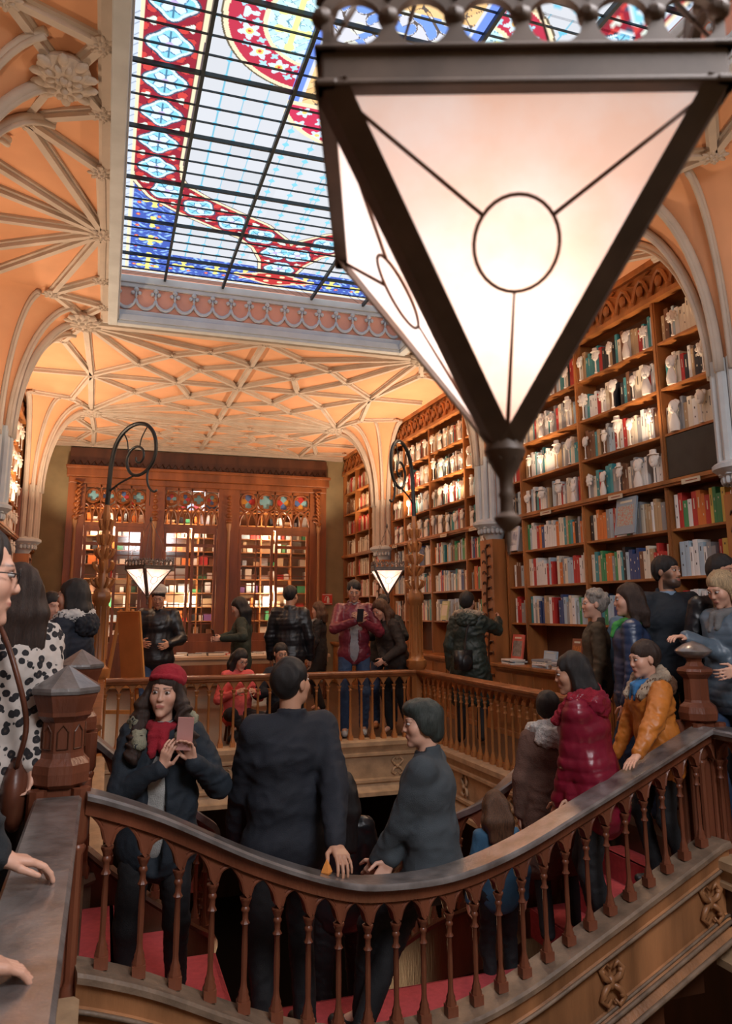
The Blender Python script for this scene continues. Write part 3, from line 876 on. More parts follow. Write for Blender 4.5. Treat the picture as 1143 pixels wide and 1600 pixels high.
# ------------------------------------------------------------------ bookcases
ZR = [.80, 1.27, 1.70, 2.12, 2.55, 2.98, 3.41, 3.85, 4.29]
def bookcase(label, y0, y1, ups, side, zoff=0, signs=True, counter=True, board=None):
    """side +1: right wall (front faces -x), -1: left wall"""
    X = (lambda d: 4.75 + d) if side > 0 else (lambda d: -1.35 - d)
    t = empty('bookcase', (X(.1), (y0 + y1) / 2, 0), 0, label, 'bookcase')
    inv = Matrix.Translation((-t.location.x, -t.location.y, 0))
    ox, oy = t.location.x, t.location.y
    def bb(b, xa, ya, za, xb, yb, zb, mi=0): b.bb((X(xa) - ox, ya - oy, za), (X(xb) - ox, yb - oy, zb), mi)
    b = MB(); bb(b, .225, y0, 0, .25, y1, ZC); b.build('back_panel', W_SHELFB, t)
    for u in [y0] + ups + [y1]:
        b = MB()
        bb(b, -.012, u - .028, .8, .225, u + .028, 4.29)
        bb(b, -.022, u - .014, .85, -.012, u + .014, 4.27)
        b.build('upright', W_SHELF, t)
    for z in ZR[1:-1]:
        b = MB()
        if z == 2.55: bb(b, -.07, y0, z - .035, .225, y1, z); bb(b, -.05, y0, z - .055, .0, y1, z - .035)
        else: bb(b, -.008, y0, z - .022, .225, y1, z)
        b.build('shelf', W_SHELF, t)
    # carved frieze with a cusped valance
    b = MB()
    bb(b, .02, y0, 4.28, .225, y1, ZC)
    bb(b, -.06, y0, 4.255, .02, y1, 4.30); bb(b, -.03, y0, 4.62, .02, y1, ZC)
    n = int((y1 - y0) / .26)
    for k in range(n):
        c = y0 + (k + .5) * (y1 - y0) / n
        w_ = (y1 - y0) / n * .5
        pts = [(X(.0) - ox, c - oy + w_ * math.sin(a) * .98, 4.33 + .22 * math.cos(a) ** 2 * (1 if abs(a) < PI / 2 else 0)) for a in np.linspace(-PI / 2, PI / 2, 9)]
        b.tube(pts, .022, 6)
        b.sphere((X(-.01) - ox, c - oy, 4.44), (.03, .045, .06), seg=8, ring=5)
        b.sphere((X(-.01) - ox, c - oy + w_, 4.33), (.035, .04, .05), seg=8, ring=5)
        b.tube([(X(0) - ox, c - oy + w_, 4.38), (X(0) - ox, c - oy + w_ * .6, 4.52), (X(0) - ox, c - oy + w_ * 1.4, 4.56), (X(0) - ox, c - oy + w_, 4.6)], .016, 5)
    b.build('carved_frieze', W_SHELF, t, smooth='auto')
    b = MB()
    bb(b, -.31, y0, .765, .225, y1, .80); bb(b, -.29, y0, .74, 0, y1, .765); bb(b, -.24, y0, .06, .225, y1, .74); bb(b, -.26, y0, 0, 0, y1, .06)
    b.build('counter', W_ORANGE, t, bevel=.004)
    n = int((y1 - y0) / .42)
    for k in range(n):
        c = y0 + (k + .5) * (y1 - y0) / n - oy; hw = .19; xf = X(-.245) - ox
        b = MB()
        b.bb((xf - .006, c - hw, .12), (xf + .006, c + hw, .70))
        for s in (-1, 1):
            q = c + s * hw / 2
            pts = [(xf - side * .008, q - .075, .16), (xf - side * .008, q - .075, .45)] + [(xf - side * .008, q + .075 * tt, .45 + .14 * arch_curve(tt)) for tt in np.linspace(-1, 1, 9)] + [(xf - side * .008, q + .075, .45), (xf - side * .008, q + .075, .16)]
            b.tube(pts, .008, 4)
        b.build('arched_panel', W_ORANGE, t)
    if signs:
        cells = [y0] + ups + [y1]
        for a, c in zip(cells[:-1], cells[1:]):
            if c - a < .6: continue
            b = MB(); m = (a + c) / 2 - oy
            b.bb((X(-.085) - ox, m - .11, 2.478), (X(-.078) - ox, m + .11, 2.522), 0)
            b.bb((X(-.0865) - ox, m - .08, 2.496), (X(-.085) - ox, m + .06, 2.505), 1)
            b.build('section_plaque', [mat('cream_plaque', (.62, .52, .38), .5), mat('plaque_lettering', (.30, .06, .03), .5)], t)
    if board:
        b = MB(); bb(b, -.005, board[0] + .04, 2.57, .015, board[1] - .04, 2.95); b.build('slate_panel', mat('black_slate', (.022, .024, .022), .5, 0, .3, 8), t)
    return t
bookcase('amber wooden bookcase on the right wall, between the near and middle pillars', 4.83, 8.56, [5.61, 6.90, 8.15], 1, board=(4.83, 5.61))
bookcase('amber bookcase on the right wall beyond the middle pale pillar', 9.03, 12.68, [9.70, 10.95, 12.05], 1)
bookcase('last narrow bookcase on the right wall, beside the window wall', 13.12, 15.58, [13.9, 14.75], 1, signs=False)
bookcase('bookcase on the right wall nearest the viewer, at the edge of the picture', .68, 4.37, [1.9, 3.2], 1, signs=False)
bookcase('bookcase on the left wall seen edge-on between the two left pillars', 9.03, 12.68, [9.70, 10.95, 12.05], -1, signs=False)
bookcase('bookcase on the left wall behind the people in winter coats', 4.83, 8.56, [6.1, 7.3], -1, signs=False)
bookcase('far bookcase on the left wall next to the window wall', 13.12, 15.58, [14.3], -1, signs=False)

# ------------------------------------------------------------------ books
rnd = random.Random(7)
PAL = {'red': (.52, .035, .03), 'orange': (.72, .20, .04), 'cream': (.80, .72, .58), 'white': (.84, .83, .80), 'pale blue': (.44, .58, .68), 'dark blue': (.045, .08, .22),
       'black': (.022, .022, .026), 'green': (.06, .30, .12), 'yellow': (.75, .55, .12), 'grey': (.33, .34, .35), 'teal': (.06, .30, .33), 'brown': (.20, .09, .045), 'purple': (.22, .10, .28), 'tan': (.50, .34, .19)}
PAGE = mat('paper_pages', (.78, .72, .60), .8)
def book_mesh(cname, k):
    col = PAL[cname]
    cov = mat('%s_book_cover' % cname.replace(' ', '_'), col, .45)
    light_ = sum(col) > 1.2
    lab = mat('dark_spine_lettering', (.06, .05, .05), .5) if light_ else mat('pale_spine_lettering', (.75, .70, .55), .5)
    b = MB()  # unit: x depth 0..1 (spine at x=0, faces -x), y thickness 0..1, z height 0..1
    b.bb((0, 0, 0), (1, .09, 1), 0); b.bb((0, .91, 0), (1, 1, 1), 0)
    b.add([(0, 0, 0), (-.018, .25, 0), (-.018, .75, 0), (0, 1, 0), (.03, 1, 0), (.03, 0, 0), (0, 0, 1), (-.018, .25, 1), (-.018, .75, 1), (0, 1, 1), (.03, 1, 1), (.03, 0, 1)],
          [(0, 1, 7, 6), (1, 2, 8, 7), (2, 3, 9, 8), (3, 4, 10, 9), (4, 5, 11, 10), (5, 0, 6, 11), (6, 7, 8, 9, 10, 11), (0, 5, 4, 3, 2, 1)], 0)
    b.bb((.03, .09, .015), (.97, .91, .985), 1)
    bands = [[(.74, .88)], [(.50, .80)], [(.30, .36), (.62, .70)], [(.82, .88)]][k]
    for z0, z1 in bands: b.bb((-.0205, .40, z0), (-.0185, .60, z1), 2)
    b2 = b.build('book', [cov, PAGE, lab]); me = b2.data; bpy.data.objects.remove(b2)
    return me
BOOKM = {}
def bmesh_for(c, k):
    if (c, k) not in BOOKM: BOOKM[(c, k)] = book_mesh(c, k)
    return BOOKM[(c, k)]
ORD = ['first', 'second', 'third', 'fourth', 'fifth', 'sixth', 'seventh', 'eighth', 'ninth', 'tenth', 'eleventh', 'twelfth', 'thirteenth', 'fourteenth', 'fifteenth', 'sixteenth']
ROWN = {0: 'counter level', 1: 'second row above the counter', 2: 'third row above the counter', 3: 'row just under the ledge', 4: 'row standing on the ledge', 5: 'second row above the ledge', 6: 'third row above the ledge', 7: 'topmost row'}
PALR = {  # palette weights by region
    'mix': ['white', 'cream', 'pale blue', 'white', 'white', 'grey', 'teal', 'dark blue', 'orange', 'green', 'brown', 'tan', 'white', 'grey', 'cream', 'pale blue', 'red', 'black'],
    'bright': ['red', 'green', 'yellow', 'red', 'pale blue', 'orange', 'dark blue', 'white'],
    'blue': ['pale blue', 'white', 'cream', 'pale blue', 'white', 'grey', 'red', 'teal', 'yellow', 'white'],
    'redw': ['white', 'red', 'red', 'pale blue', 'white', 'grey', 'cream', 'orange', 'white'],
    'up': ['white', 'cream', 'tan', 'grey', 'black', 'pale blue', 'brown', 'white', 'cream', 'red', 'teal'],
    'old': ['tan', 'brown', 'cream', 'tan', 'red', 'cream']}
def fill(y0, y1, z, hmax, pal, side=1, thick=(.022, .05), lean=True):
    out = []; y = y1 - .008 if side > 0 else y0 + .008
    y = y0 + .008
    c = rnd.choice(pal)
    while y < y1 - .03:
        if rnd.random() < .8: c = rnd.choice(pal)
        w_ = rnd.uniform(*thick); h = hmax * rnd.uniform(.70, .97)
        if y + w_ > y1 - .006: break
        if rnd.random() < .03: y += rnd.uniform(.03, .09); continue
        out.append((y, w_, h, rnd.uniform(.13, .17), c, z, rnd.randrange(4)))
        y += w_ + .0015
    return out
solo = []      # (book tuple, row, cell)
bulk = []
CELLS = [(4.86, 5.58, 'nearest column'), (5.64, 6.87, 'wide second column'), (6.93, 8.12, 'third column'), (8.18, 8.53, 'narrow column by pillar')]
for ci, (a, c, nm) in enumerate(CELLS):
    for r in range(8):
        if ci == 0 and r == 4: continue
        if r == 0: continue
        if r > 3: pal = PALR['up']
        elif ci == 0: pal = PALR['bright'] if r == 3 else PALR['blue']
        elif ci == 2 and r == 2: pal = PALR['redw']
        else: pal = PALR['mix']
        th = (.034, .06) if (ci <= 1 or r <= 3) else (.026, .05)
        bs = fill(a, c, ZR[r], .33 if r > 0 else .27, pal, thick=th)
        for q in bs: (solo if (ci < 2 or (ci == 2 and r in (1, 2, 3))) else bulk).append((q, r, ci))
# keep the 300 largest in view (nearest, lowest), the rest goes in bulk
solo.sort(key=lambda e: ((e[0][0] - 0) ** 2 + (e[0][5] - 1.4) ** 2 * 1.6))
bulk += solo[300:]; solo = solo[:300]
from collections import Counter
cnt = Counter((r, ci, q[4]) for q, r, ci in solo); seen = Counter()
for q, r, ci in sorted(solo, key=lambda e: (e[2], e[1], -e[0][0])):
    y, w_, h, d, c, z, k = q
    seen[(r, ci, c)] += 1
    n_, tot = seen[(r, ci, c)], cnt[(r, ci, c)]
    which = ('only %s book' % c) if tot == 1 else ('%s %s book from left' % (ORD[min(n_ - 1, 15)], c))
    o = bpy.data.objects.new('book', bmesh_for(c, k)); C.objects.link(o)
    o.location = (4.775, y, z + .0005); o.scale = (d, w_, h)
    tag(o, '%s, %s, %s' % (which, ROWN[r], CELLS[ci][2]), 'book', 'books in the %s of %s' % (ROWN[r], CELLS[ci][2]))
# everything else: one mass
def bulkfill(cells, side, rows, palf, th=(.022, .045)):
    for a, c in cells:
        for r in rows:
            for q in fill(a, c, ZR[r], .33 if r else .2, palf(r), thick=th): bulk.append((q, r, side))
c2 = [(9.06, 9.67), (9.73, 10.92), (10.98, 12.02), (12.08, 12.65)]
bulkfill(c2, 'R', range(1, 8), lambda r: PALR['up'] if r > 3 else PALR['mix'])
bulkfill([(13.15, 13.87), (13.93, 14.72), (14.78, 15.5)], 'R', range(1, 8), lambda r: PALR['old'])
bulkfill([(3.25, 4.34), (1.95, 3.15)], 'R', range(1, 8), lambda r: PALR['mix'], (.03, .06))
bulkfill(c2, 'L', range(1, 8), lambda r: ['white', 'cream', 'white', 'orange', 'white', 'tan', 'black'])
bulkfill([(4.86, 6.07), (6.13, 7.27), (7.33, 8.5)], 'L', range(1, 8), lambda r: ['white', 'cream', 'grey', 'brown', 'red'])
B = MB(); names = list(PAL)
for q, r, s in bulk:
    y, w_, h, d, c, z, k = q
    mi = names.index(c)
    if s == 'L': B.bb((-1.375 - d, y, z), (-1.375, y + w_, z + h), mi); lx = -1.374; lx2 = -1.376
    else: B.bb((4.775, y, z), (4.775 + d, y + w_, z + h), mi); lx = 4.774; lx2 = 4.776
    z0 = z + h * (.55 + .1 * k)
    B.bb((lx, y + w_ * .4, z0), (lx2, y + w_ * .6, z0 + h * .14), len(names) if sum(PAL[c]) > 1.2 else len(names) + 1)
o = B.build('books', [mat('%s_book_cover' % c.replace(' ', '_'), PAL[c], .45) for c in names] + [mat('dark_spine_lettering', (.06, .05, .05), .5), mat('pale_spine_lettering', (.75, .70, .55), .5)])
tag(o, 'crowded rows of book spines filling the more distant shelves', 'books', kind='stuff')

# face-out books, piles on the counter
def faceout(x, y, z, w_, h, col, label, rz=0, art=None, cat='book'):
    b = MB()
    R = Matrix.Rotation(math.radians(9), 3, 'Y')
    cov = mat('cover_' + '_'.join(str(int(c * 99)) for c in col), col, .4)
    b.box((0, 0, h / 2), (.02, w_, h), R, 0)
    b.box(R @ Vector((-.0105, 0, .0)) + Vector((0, 0, h / 2)), (.001, w_ * .8, h * .55), R, 1)
    b.box(R @ Vector((-.0105, 0, h * .38)) + Vector((0, 0, h / 2)), (.0012, w_ * .6, h * .06), R, 2)
    o = b.build('book', [cov, art or PAGE, mat('pale_spine_lettering', (.75, .70, .55), .5)])
    o.location = (x, y, z + .004); o.rotation_euler = (0, 0, rz)
    return tag(o, label, cat)
ART1 = mat('picture_cover', (.55, .16, .10), .4, 0, 0, 60, (1, 1, 1), .01, 40, col2=(.35, .55, .5))
faceout(4.70, 6.15, 2.12, .30, .36, (.30, .38, .45), 'large picture book shown face-out under the ledge, red figures on blue', art=ART1)
faceout(4.70, 8.32, 2.12, .22, .30, (.70, .72, .75), 'white and blue book shown face-out beside the middle pillar', art=mat('navy_art', (.05, .07, .2), .4, 0, 0, 12, (1, 1, 1), .01, 40, col2=(.7, .7, .7)))
faceout(4.70, 8.33, .80, .26, .33, (.65, .12, .08), 'red book face-out on the counter next to the carved post', art=mat('cover_photo', (.25, .22, .2), .4, 0, .5, 20, (1, 1, 1), .01, 30))
faceout(4.70, 7.62, .80, .26, .17, (.45, .58, .66), 'low pale blue boxed book on the counter', art=mat('pale_blue_print', (.55, .65, .7), .5))
faceout(4.70, 7.1, .80, .18, .32, (.30, .10, .05), 'dark brown book with an orange dotted cover on the counter', art=mat('orange_dots', (.8, .25, .05), .4, 0, 0, 30, (1, 1, 1), .01, 30, col2=(.15, .06, .03)))
faceout(4.70, 10.4, 1.28, .22, .27, (.55, .55, .25), 'pale green book shown face-out beyond the middle pillar')
PILE = [('white', .26, .19), ('cream', .25, .18), ('grey', .27, .2), ('white', .24, .18), ('pale blue', .26, .19)]
for (py, n, nm) in ((8.25, 3, 'beside the carved post'), (7.55, 4, 'in the middle of the counter'), (7.15, 5, 'before the low pale blue book'), (6.75, 4, 'behind the curly-haired visitor')):
    z = .80
    for k in range(n):
        c, l_, w2 = PILE[(k + n) % 5]; h = rnd.uniform(.015, .026)
        o = bpy.data.objects.new('book', bmesh_for(c, k % 4)); C.objects.link(o)
        o.scale = (w2, h, l_); o.rotation_euler = (PI / 2, 0, rnd.uniform(-.15, .15)); o.location = (4.50, py + l_ / 2, z)
        z += h + .0005
        tag(o, '%s magazine lying %s in the flat pile %s' % (c, ['lowest', 'second', 'third', 'fourth', 'fifth'][k], nm), 'magazine', 'flat piles on the counter')

# white sculpted heads standing before the books on the upper rows
def head_on_stick(k):
    r = random.Random(k); b = MB()
    b.lathe([(.022, 0), (.020, .01), (.010, .02), (.009, .13), (.018, .15)], (0, 0, 0), 8)
    b.sphere((0, 0, .20), (.042, .046, .058), seg=12, ring=9)
    b.sphere((-.040, 0, .195), (.012, .010, .02), seg=6, ring=5)
    b.sphere((-.022, 0, .165), (.022, .026, .022), seg=8, ring=6)
    for i in range(7):
        a = r.uniform(0, 2 * PI)
        b.sphere((.012 + .02 * math.cos(a), .036 * math.sin(a), .225 + .018 * math.cos(a)), r.uniform(.018, .026), seg=7, ring=5)
    if k == 1: b.lathe([(.06, .245), (.058, .252), (.035, .256), (.033, .29), (0.001, .295)], (0, 0, 0), 12)
    if k == 2: b.lathe([(.045, .0), (.05, .06), (.035, .11), (.02, .15)], (0, 0, 0), 10)
    if k == 3:
        for i in range(8): b.sphere((0, .05 * math.cos(i * PI / 4), .20 + .055 * math.sin(i * PI / 4)), .02, seg=6, ring=4)
    o = b.build('carved_head', WHITE, smooth='auto'); me = o.data; bpy.data.objects.remove(o); return me
HM = [head_on_stick(k) for k in range(4)]
HK = ['bare', 'hatted', 'robed', 'curly']
hc = []
for ci, (a, c, nm) in enumerate(CELLS):
    for r in range(4, 8):
        if ci == 0 and r == 4: continue
        n = {0: 2, 1: 5, 2: 4, 3: 1}[ci]
        for k in range(n): hc.append((a + (c - a) * (k + .5) / n + rnd.uniform(-.06, .06), r, nm, n - k, n))
for a, c, nm, n in [(9.06, 9.67, 'near column beyond pillar', 2), (9.73, 10.92, 'wide column beyond pillar', 5), (10.98, 12.02, 'third column beyond pillar', 4), (12.08, 12.6, 'last column beyond pillar', 2)]:
    for r in range(4, 8):
        for k in range(n): hc.append((a + (c - a) * (k + .5) / n + rnd.uniform(-.05, .05), r, nm, n - k, n))
for (y, r, nm, k, n) in hc:
    q = rnd.randrange(4)
    o = bpy.data.objects.new('carved_head', HM[q]); C.objects.link(o)
    s = rnd.uniform(.82, 1.15)
    o.location = (4.733 if True else 0, y, ZR[r]); o.rotation_euler = (0, 0, rnd.uniform(-.4, .4)); o.scale = (s * .62, s * .95, s)
    tag(o, 'white %s head, %s from left, %s, %s' % (HK[q], ORD[k - 1], ROWN[r], nm), 'figurine', 'white heads before the books')
for r in range(3, 8):
    for y in np.arange(9.2, 12.5, .33):
        o = bpy.data.objects.new('carved_head', HM[int(y * 10) % 4]); C.objects.link(o)
        o.location = (-1.333, y, ZR[r]); o.rotation_euler = (0, 0, PI); o.scale = (.7, 1.0, 1.15)
        tag(o, 'white head figure on the left wall, %s, %s from the viewer' % (ROWN[r], ORD[int(round((y - 9.2) / .33))]), 'figurine', 'white heads on the left wall shelves')
# ------------------------------------------------------------------ carved window screen in the far wall
WY = 15.6
def pxx(px): return interp(px, [108, 508], [fx0, fx1])
def screen():
    t = struct(empty('window_2', (0, 0, 0)))
    b = MB()
    b.bb((fx0 - .04, WY - .16, 3.98), (fx1 + .04, WY + .02, 4.17)); b.bb((fx0 - .06, WY - .22, 4.13), (fx1 + .06, WY, 4.19)); b.bb((fx0, WY - .10, 3.86), (fx1, WY, 3.98))
    b.bb((fx0, WY - .06, .05), (fx1, WY + .05, .85))
    b.build('cornice', W_WIN, t, bevel=.01)
    b = MB(); b.bb((fx0, WY - .08, 4.20), (fx1, WY - .02, 4.55), 0)
    for k in range(40):
        x = fx0 + (k + .5) * (fx1 - fx0) / 40
        b.tube([(x - .05, WY - .09, 4.22), (x, WY - .10, 4.30), (x + .05, WY - .09, 4.22)], .012, 5, 0)
    b.build('frieze', W_DARK, t)
    piers = [(fx0, -.52), (1.20 - .38, 1.20 - .06), (2.42 - .12, 2.42 + .20), (4.02, fx1)]
    piers = [(fx0, -.46), (.66, 1.02), (2.08, 2.50), (3.98, fx1)]
    for a, c in piers:
        b = MB(); b.bb((a, WY - .07, .85), (c, WY + .06, 3.9))
        m = (a + c) / 2
        b.lathe([(.05, .85), (.05, 1.0), (.032, 1.05), (.028, 3.0), (.05, 3.1), (.05, 3.16)], (m, WY - .10, 0), 8, 1)
        for k in range(5): b.sphere((m, WY - .11, 3.2 + k * .12), (.07 - .008 * k, .04, .05), seg=8, ring=5)
        b.build('pier', [W_WIN, mat('pale_pier_wood', (.50, .26, .12), .4)], t, smooth='auto')
    groups = [(piers[i][1], piers[i + 1][0]) for i in range(3)]
    glassm = mat('screen_glass', (.9, .9, .85), .05)
    gm = bpy.data.materials.new('clear_pane'); n, l = nt(gm)
    for k in list(n): n.remove(k)
    tr = n.new('ShaderNodeBsdfTransparent'); gl = n.new('ShaderNodeBsdfGlossy'); gl.inputs['Roughness'].default_value = .08; mx = n.new('ShaderNodeMixShader'); mx.inputs[0].default_value = .06
    o_ = n.new('ShaderNodeOutputMaterial'); l.new(tr.outputs[0], mx.inputs[1]); l.new(gl.outputs[0], mx.inputs[2]); l.new(mx.outputs[0], o_.inputs[0])
    for gi, (a, c) in enumerate(groups):
        wd = c - a; m = (a + c) / 2
        for ca, cc in ((a + .01, m - .02), (m + .02, c - .01)):
            f = MB(); fw_ = .055
            f.bb((ca, WY - .03, .85), (ca + fw_, WY + .02, 3.05)); f.bb((cc - fw_, WY - .03, .85), (cc, WY + .02, 3.05))
            f.bb((ca + fw_, WY - .03, .85), (cc - fw_, WY + .02, 1.0)); f.bb((ca + fw_, WY - .03, 2.95), (cc - fw_, WY + .02, 3.05)); f.bb((ca + fw_, WY - .028, 2.68), (cc - fw_, WY + .02, 2.74))
            w_ = f.build('casement', W_WIN, t)
            g = MB(); x0, x1 = ca + fw_, cc - fw_
            g.bb(((x0 + x1) / 2 - .009, WY - .02, 1.0), ((x0 + x1) / 2 + .009, WY + .005, 2.95))
            for k in range(1, 9): g.bb((x0, WY - .02, 1.0 + k * .187 - .008), (x1, WY + .005, 1.0 + k * .187 + .008))
            g.build('glazing_bar', W_WIN, w_)
            g = MB(); g.bb((x0, WY + .006, 1.0), (x1, WY + .010, 2.95)); g.build('pane', gm, w_)
        # traceried head: quatrefoils over interlaced arches
        b = MB(); b.bb((a, WY - .04, 3.80), (c, WY + .02, 3.90)); b.bb((a, WY - .04, 3.05), (c, WY + .02, 3.12))
        nq = 4; st = wd / nq
        for k in range(nq):
            qx = a + st * (k + .5); qz = 3.63
            R_ = st * .44
            b.tube([(qx + R_ * math.cos(u), WY - .03, qz + R_ * math.sin(u)) for u in np.linspace(0, 2 * PI, 21)], .026, 6)
            for j in range(4):
                u = PI / 4 + j * PI / 2
                b.sphere((qx + R_ * .78 * math.cos(u), WY - .03, qz + R_ * .78 * math.sin(u)), (.035, .03, .035), seg=7, ring=5)
            for sx in (-1, 1):
                b.tube([(qx + sx * st * .5 + sx * st * .5 * 1.0 * (1 - math.cos(u)) - sx * st * .5, WY - .03, 3.12 + .36 * math.sin(u)) for u in np.linspace(0, PI / 2, 8)], .020, 6)
            b.tube([(qx - st * .5 + st * u, WY - .035, 3.12 + .33 * arch_curve(2 * u - 1)) for u in np.linspace(0, 1, 13)], .022, 6)
            b.bb((qx - st * .5 - .012, WY - .04, 3.12), (qx - st * .5 + .012, WY + .01, 3.85))
        b.build('tracery', W_WIN, t, smooth='auto')
        # small coloured lights in the quatrefoils (stained glass lit from the room behind)
        b = MB()
        cols = [(.25, .55, .65), (.60, .05, .05), (.10, .20, .50), (.65, .30, .05)]
        ms = [mat('quatrefoil_glass_%s' % nm_, c_, .15) for nm_, c_ in zip(('teal', 'ruby', 'blue', 'amber'), cols)]
        for k in range(nq):
            qx = a + st * (k + .5); R_ = st * .40
            for j in range(4):
                u0 = j * PI / 2 + PI / 4
                pts = [(qx, WY + .01, 3.63)] + [(qx + R_ * math.cos(u), WY + .01, 3.63 + R_ * math.sin(u)) for u in np.linspace(u0, u0 + PI / 2, 6)]
                b.add(pts, [tuple(range(7))], (j + k + gi) % 4 if (k + gi) % 3 else 0)
        b.build('quatrefoil_glass', ms, t)
    # brackets under the cornice at both ends
    for x, s in ((fx0 + .12, 1), (fx1 - .12, -1)):
        b = MB()
        for k in range(9):
            a = k * .7
            b.tube([(x + s * .02 * k, WY - .12, 3.9 - .08 * k), (x + s * (.14 - .01 * k), WY - .16, 3.85 - .08 * k), (x + s * .05, WY - .14, 3.78 - .08 * k)], .024, 6)
        b.build('carved_bracket', W_WIN, t, smooth=True)
screen()
# shelves behind the screen with bright things on them
ROOMB = [empty('display_shelf_unit', (1.77, 16.3, 0), 0, 'shelving full of bright objects seen through the panes of the window screen', 'shelving')]
b = MB(); b.bb((-2.6, .1, .1), (2.6, .14, 3.9)); b.build('back_panel', mat('cream_back', (.30, .18, .09), .7), ROOMB[0])
for k in range(11):
    b = MB(); b.bb((-2.6, -.2, .95 + k * .187 * 1.5 - .012), (2.6, .1, .95 + k * .187 * 1.5 + .004)); b.build('shelf', W_SHELF, ROOMB[0])
b = MB()
for x in np.arange(-2.6, 2.7, .65): b.bb((x - .012, -.2, 0), (x + .012, .1, 3.9))
b.build('upright', W_SHELF, ROOMB[0])
for x in (-.1, 1.5, 3.2):
    light('display_lamp', 'POINT', (x, 15.92, 3.0), 24, (1, .78, .55), .12)
    light('display_lamp', 'POINT', (x, 15.92, 1.7), 20, (1, .80, .58), .12)
light('display_lamp', 'POINT', (1.7, 15.9, 3.75), 7, (.75, .85, 1), .1)
b = MB(); r = random.Random(5); dn = list(PAL)
wts = ['white', 'white', 'cream', 'white', 'red', 'pale blue', 'tan', 'brown', 'black', 'orange', 'grey', 'cream', 'green', 'purple']
for k in range(10):
    z = .95 + k * .2805 + .004; x = -.8
    while x < 4.35:
        w_ = r.uniform(.03, .22); h = r.uniform(.07, .22)
        c = dn.index(r.choice(wts))
        if r.random() < .75:
            b.bb((x, 16.14 + r.uniform(0, .06), z), (x + w_, 16.36, z + h), c)
        x += w_ + r.uniform(.005, .05)
o = b.build('display_goods', [mat('%s_book_cover' % c.replace(' ', '_'), PAL[c], .45) for c in dn])
tag(o, 'boxes, books and small goods crowding the shelves behind the panes', 'goods', kind='stuff')

# ------------------------------------------------------------------ lanterns
GLASS = bpy.data.materials.new('milky_lantern_glass'); n, l = nt(GLASS)
for k in list(n): n.remove(k)
tc = n.new('ShaderNodeTexCoord'); nz = n.new('ShaderNodeTexNoise'); nz.inputs['Scale'].default_value = 9; nz.inputs['Detail'].default_value = 5
cr = n.new('ShaderNodeValToRGB'); cr.color_ramp.elements[0].position = .35; cr.color_ramp.elements[1].position = .7
cr.color_ramp.elements[0].color = (.93, .66, .54, 1); cr.color_ramp.elements[1].color = (.95, .88, .86, 1)
tl = n.new('ShaderNodeBsdfTranslucent'); df = n.new('ShaderNodeBsdfDiffuse'); mx = n.new('ShaderNodeMixShader'); mx.inputs[0].default_value = .25
gl = n.new('ShaderNodeBsdfGlossy'); gl.inputs['Roughness'].default_value = .2; mx2 = n.new('ShaderNodeMixShader'); mx2.inputs[0].default_value = .05
em = n.new('ShaderNodeEmission'); em.inputs['Strength'].default_value = .26; ad = n.new('ShaderNodeAddShader')
o_ = n.new('ShaderNodeOutputMaterial')
l.new(tc.outputs['Object'], nz.inputs[0]); l.new(nz.outputs[0], cr.inputs[0])
for nd in (tl, df, em): l.new(cr.outputs[0], nd.inputs[0])
l.new(tl.outputs[0], mx.inputs[1]); l.new(df.outputs[0], mx.inputs[2]); l.new(mx.outputs[0], mx2.inputs[1]); l.new(gl.outputs[0], mx2.inputs[2])
l.new(mx2.outputs[0], ad.inputs[0]); l.new(em.outputs[0], ad.inputs[1]); l.new(ad.outputs[0], o_.inputs[0])
LEAD = mat('lead_came', (.16, .07, .035), .5, .2)
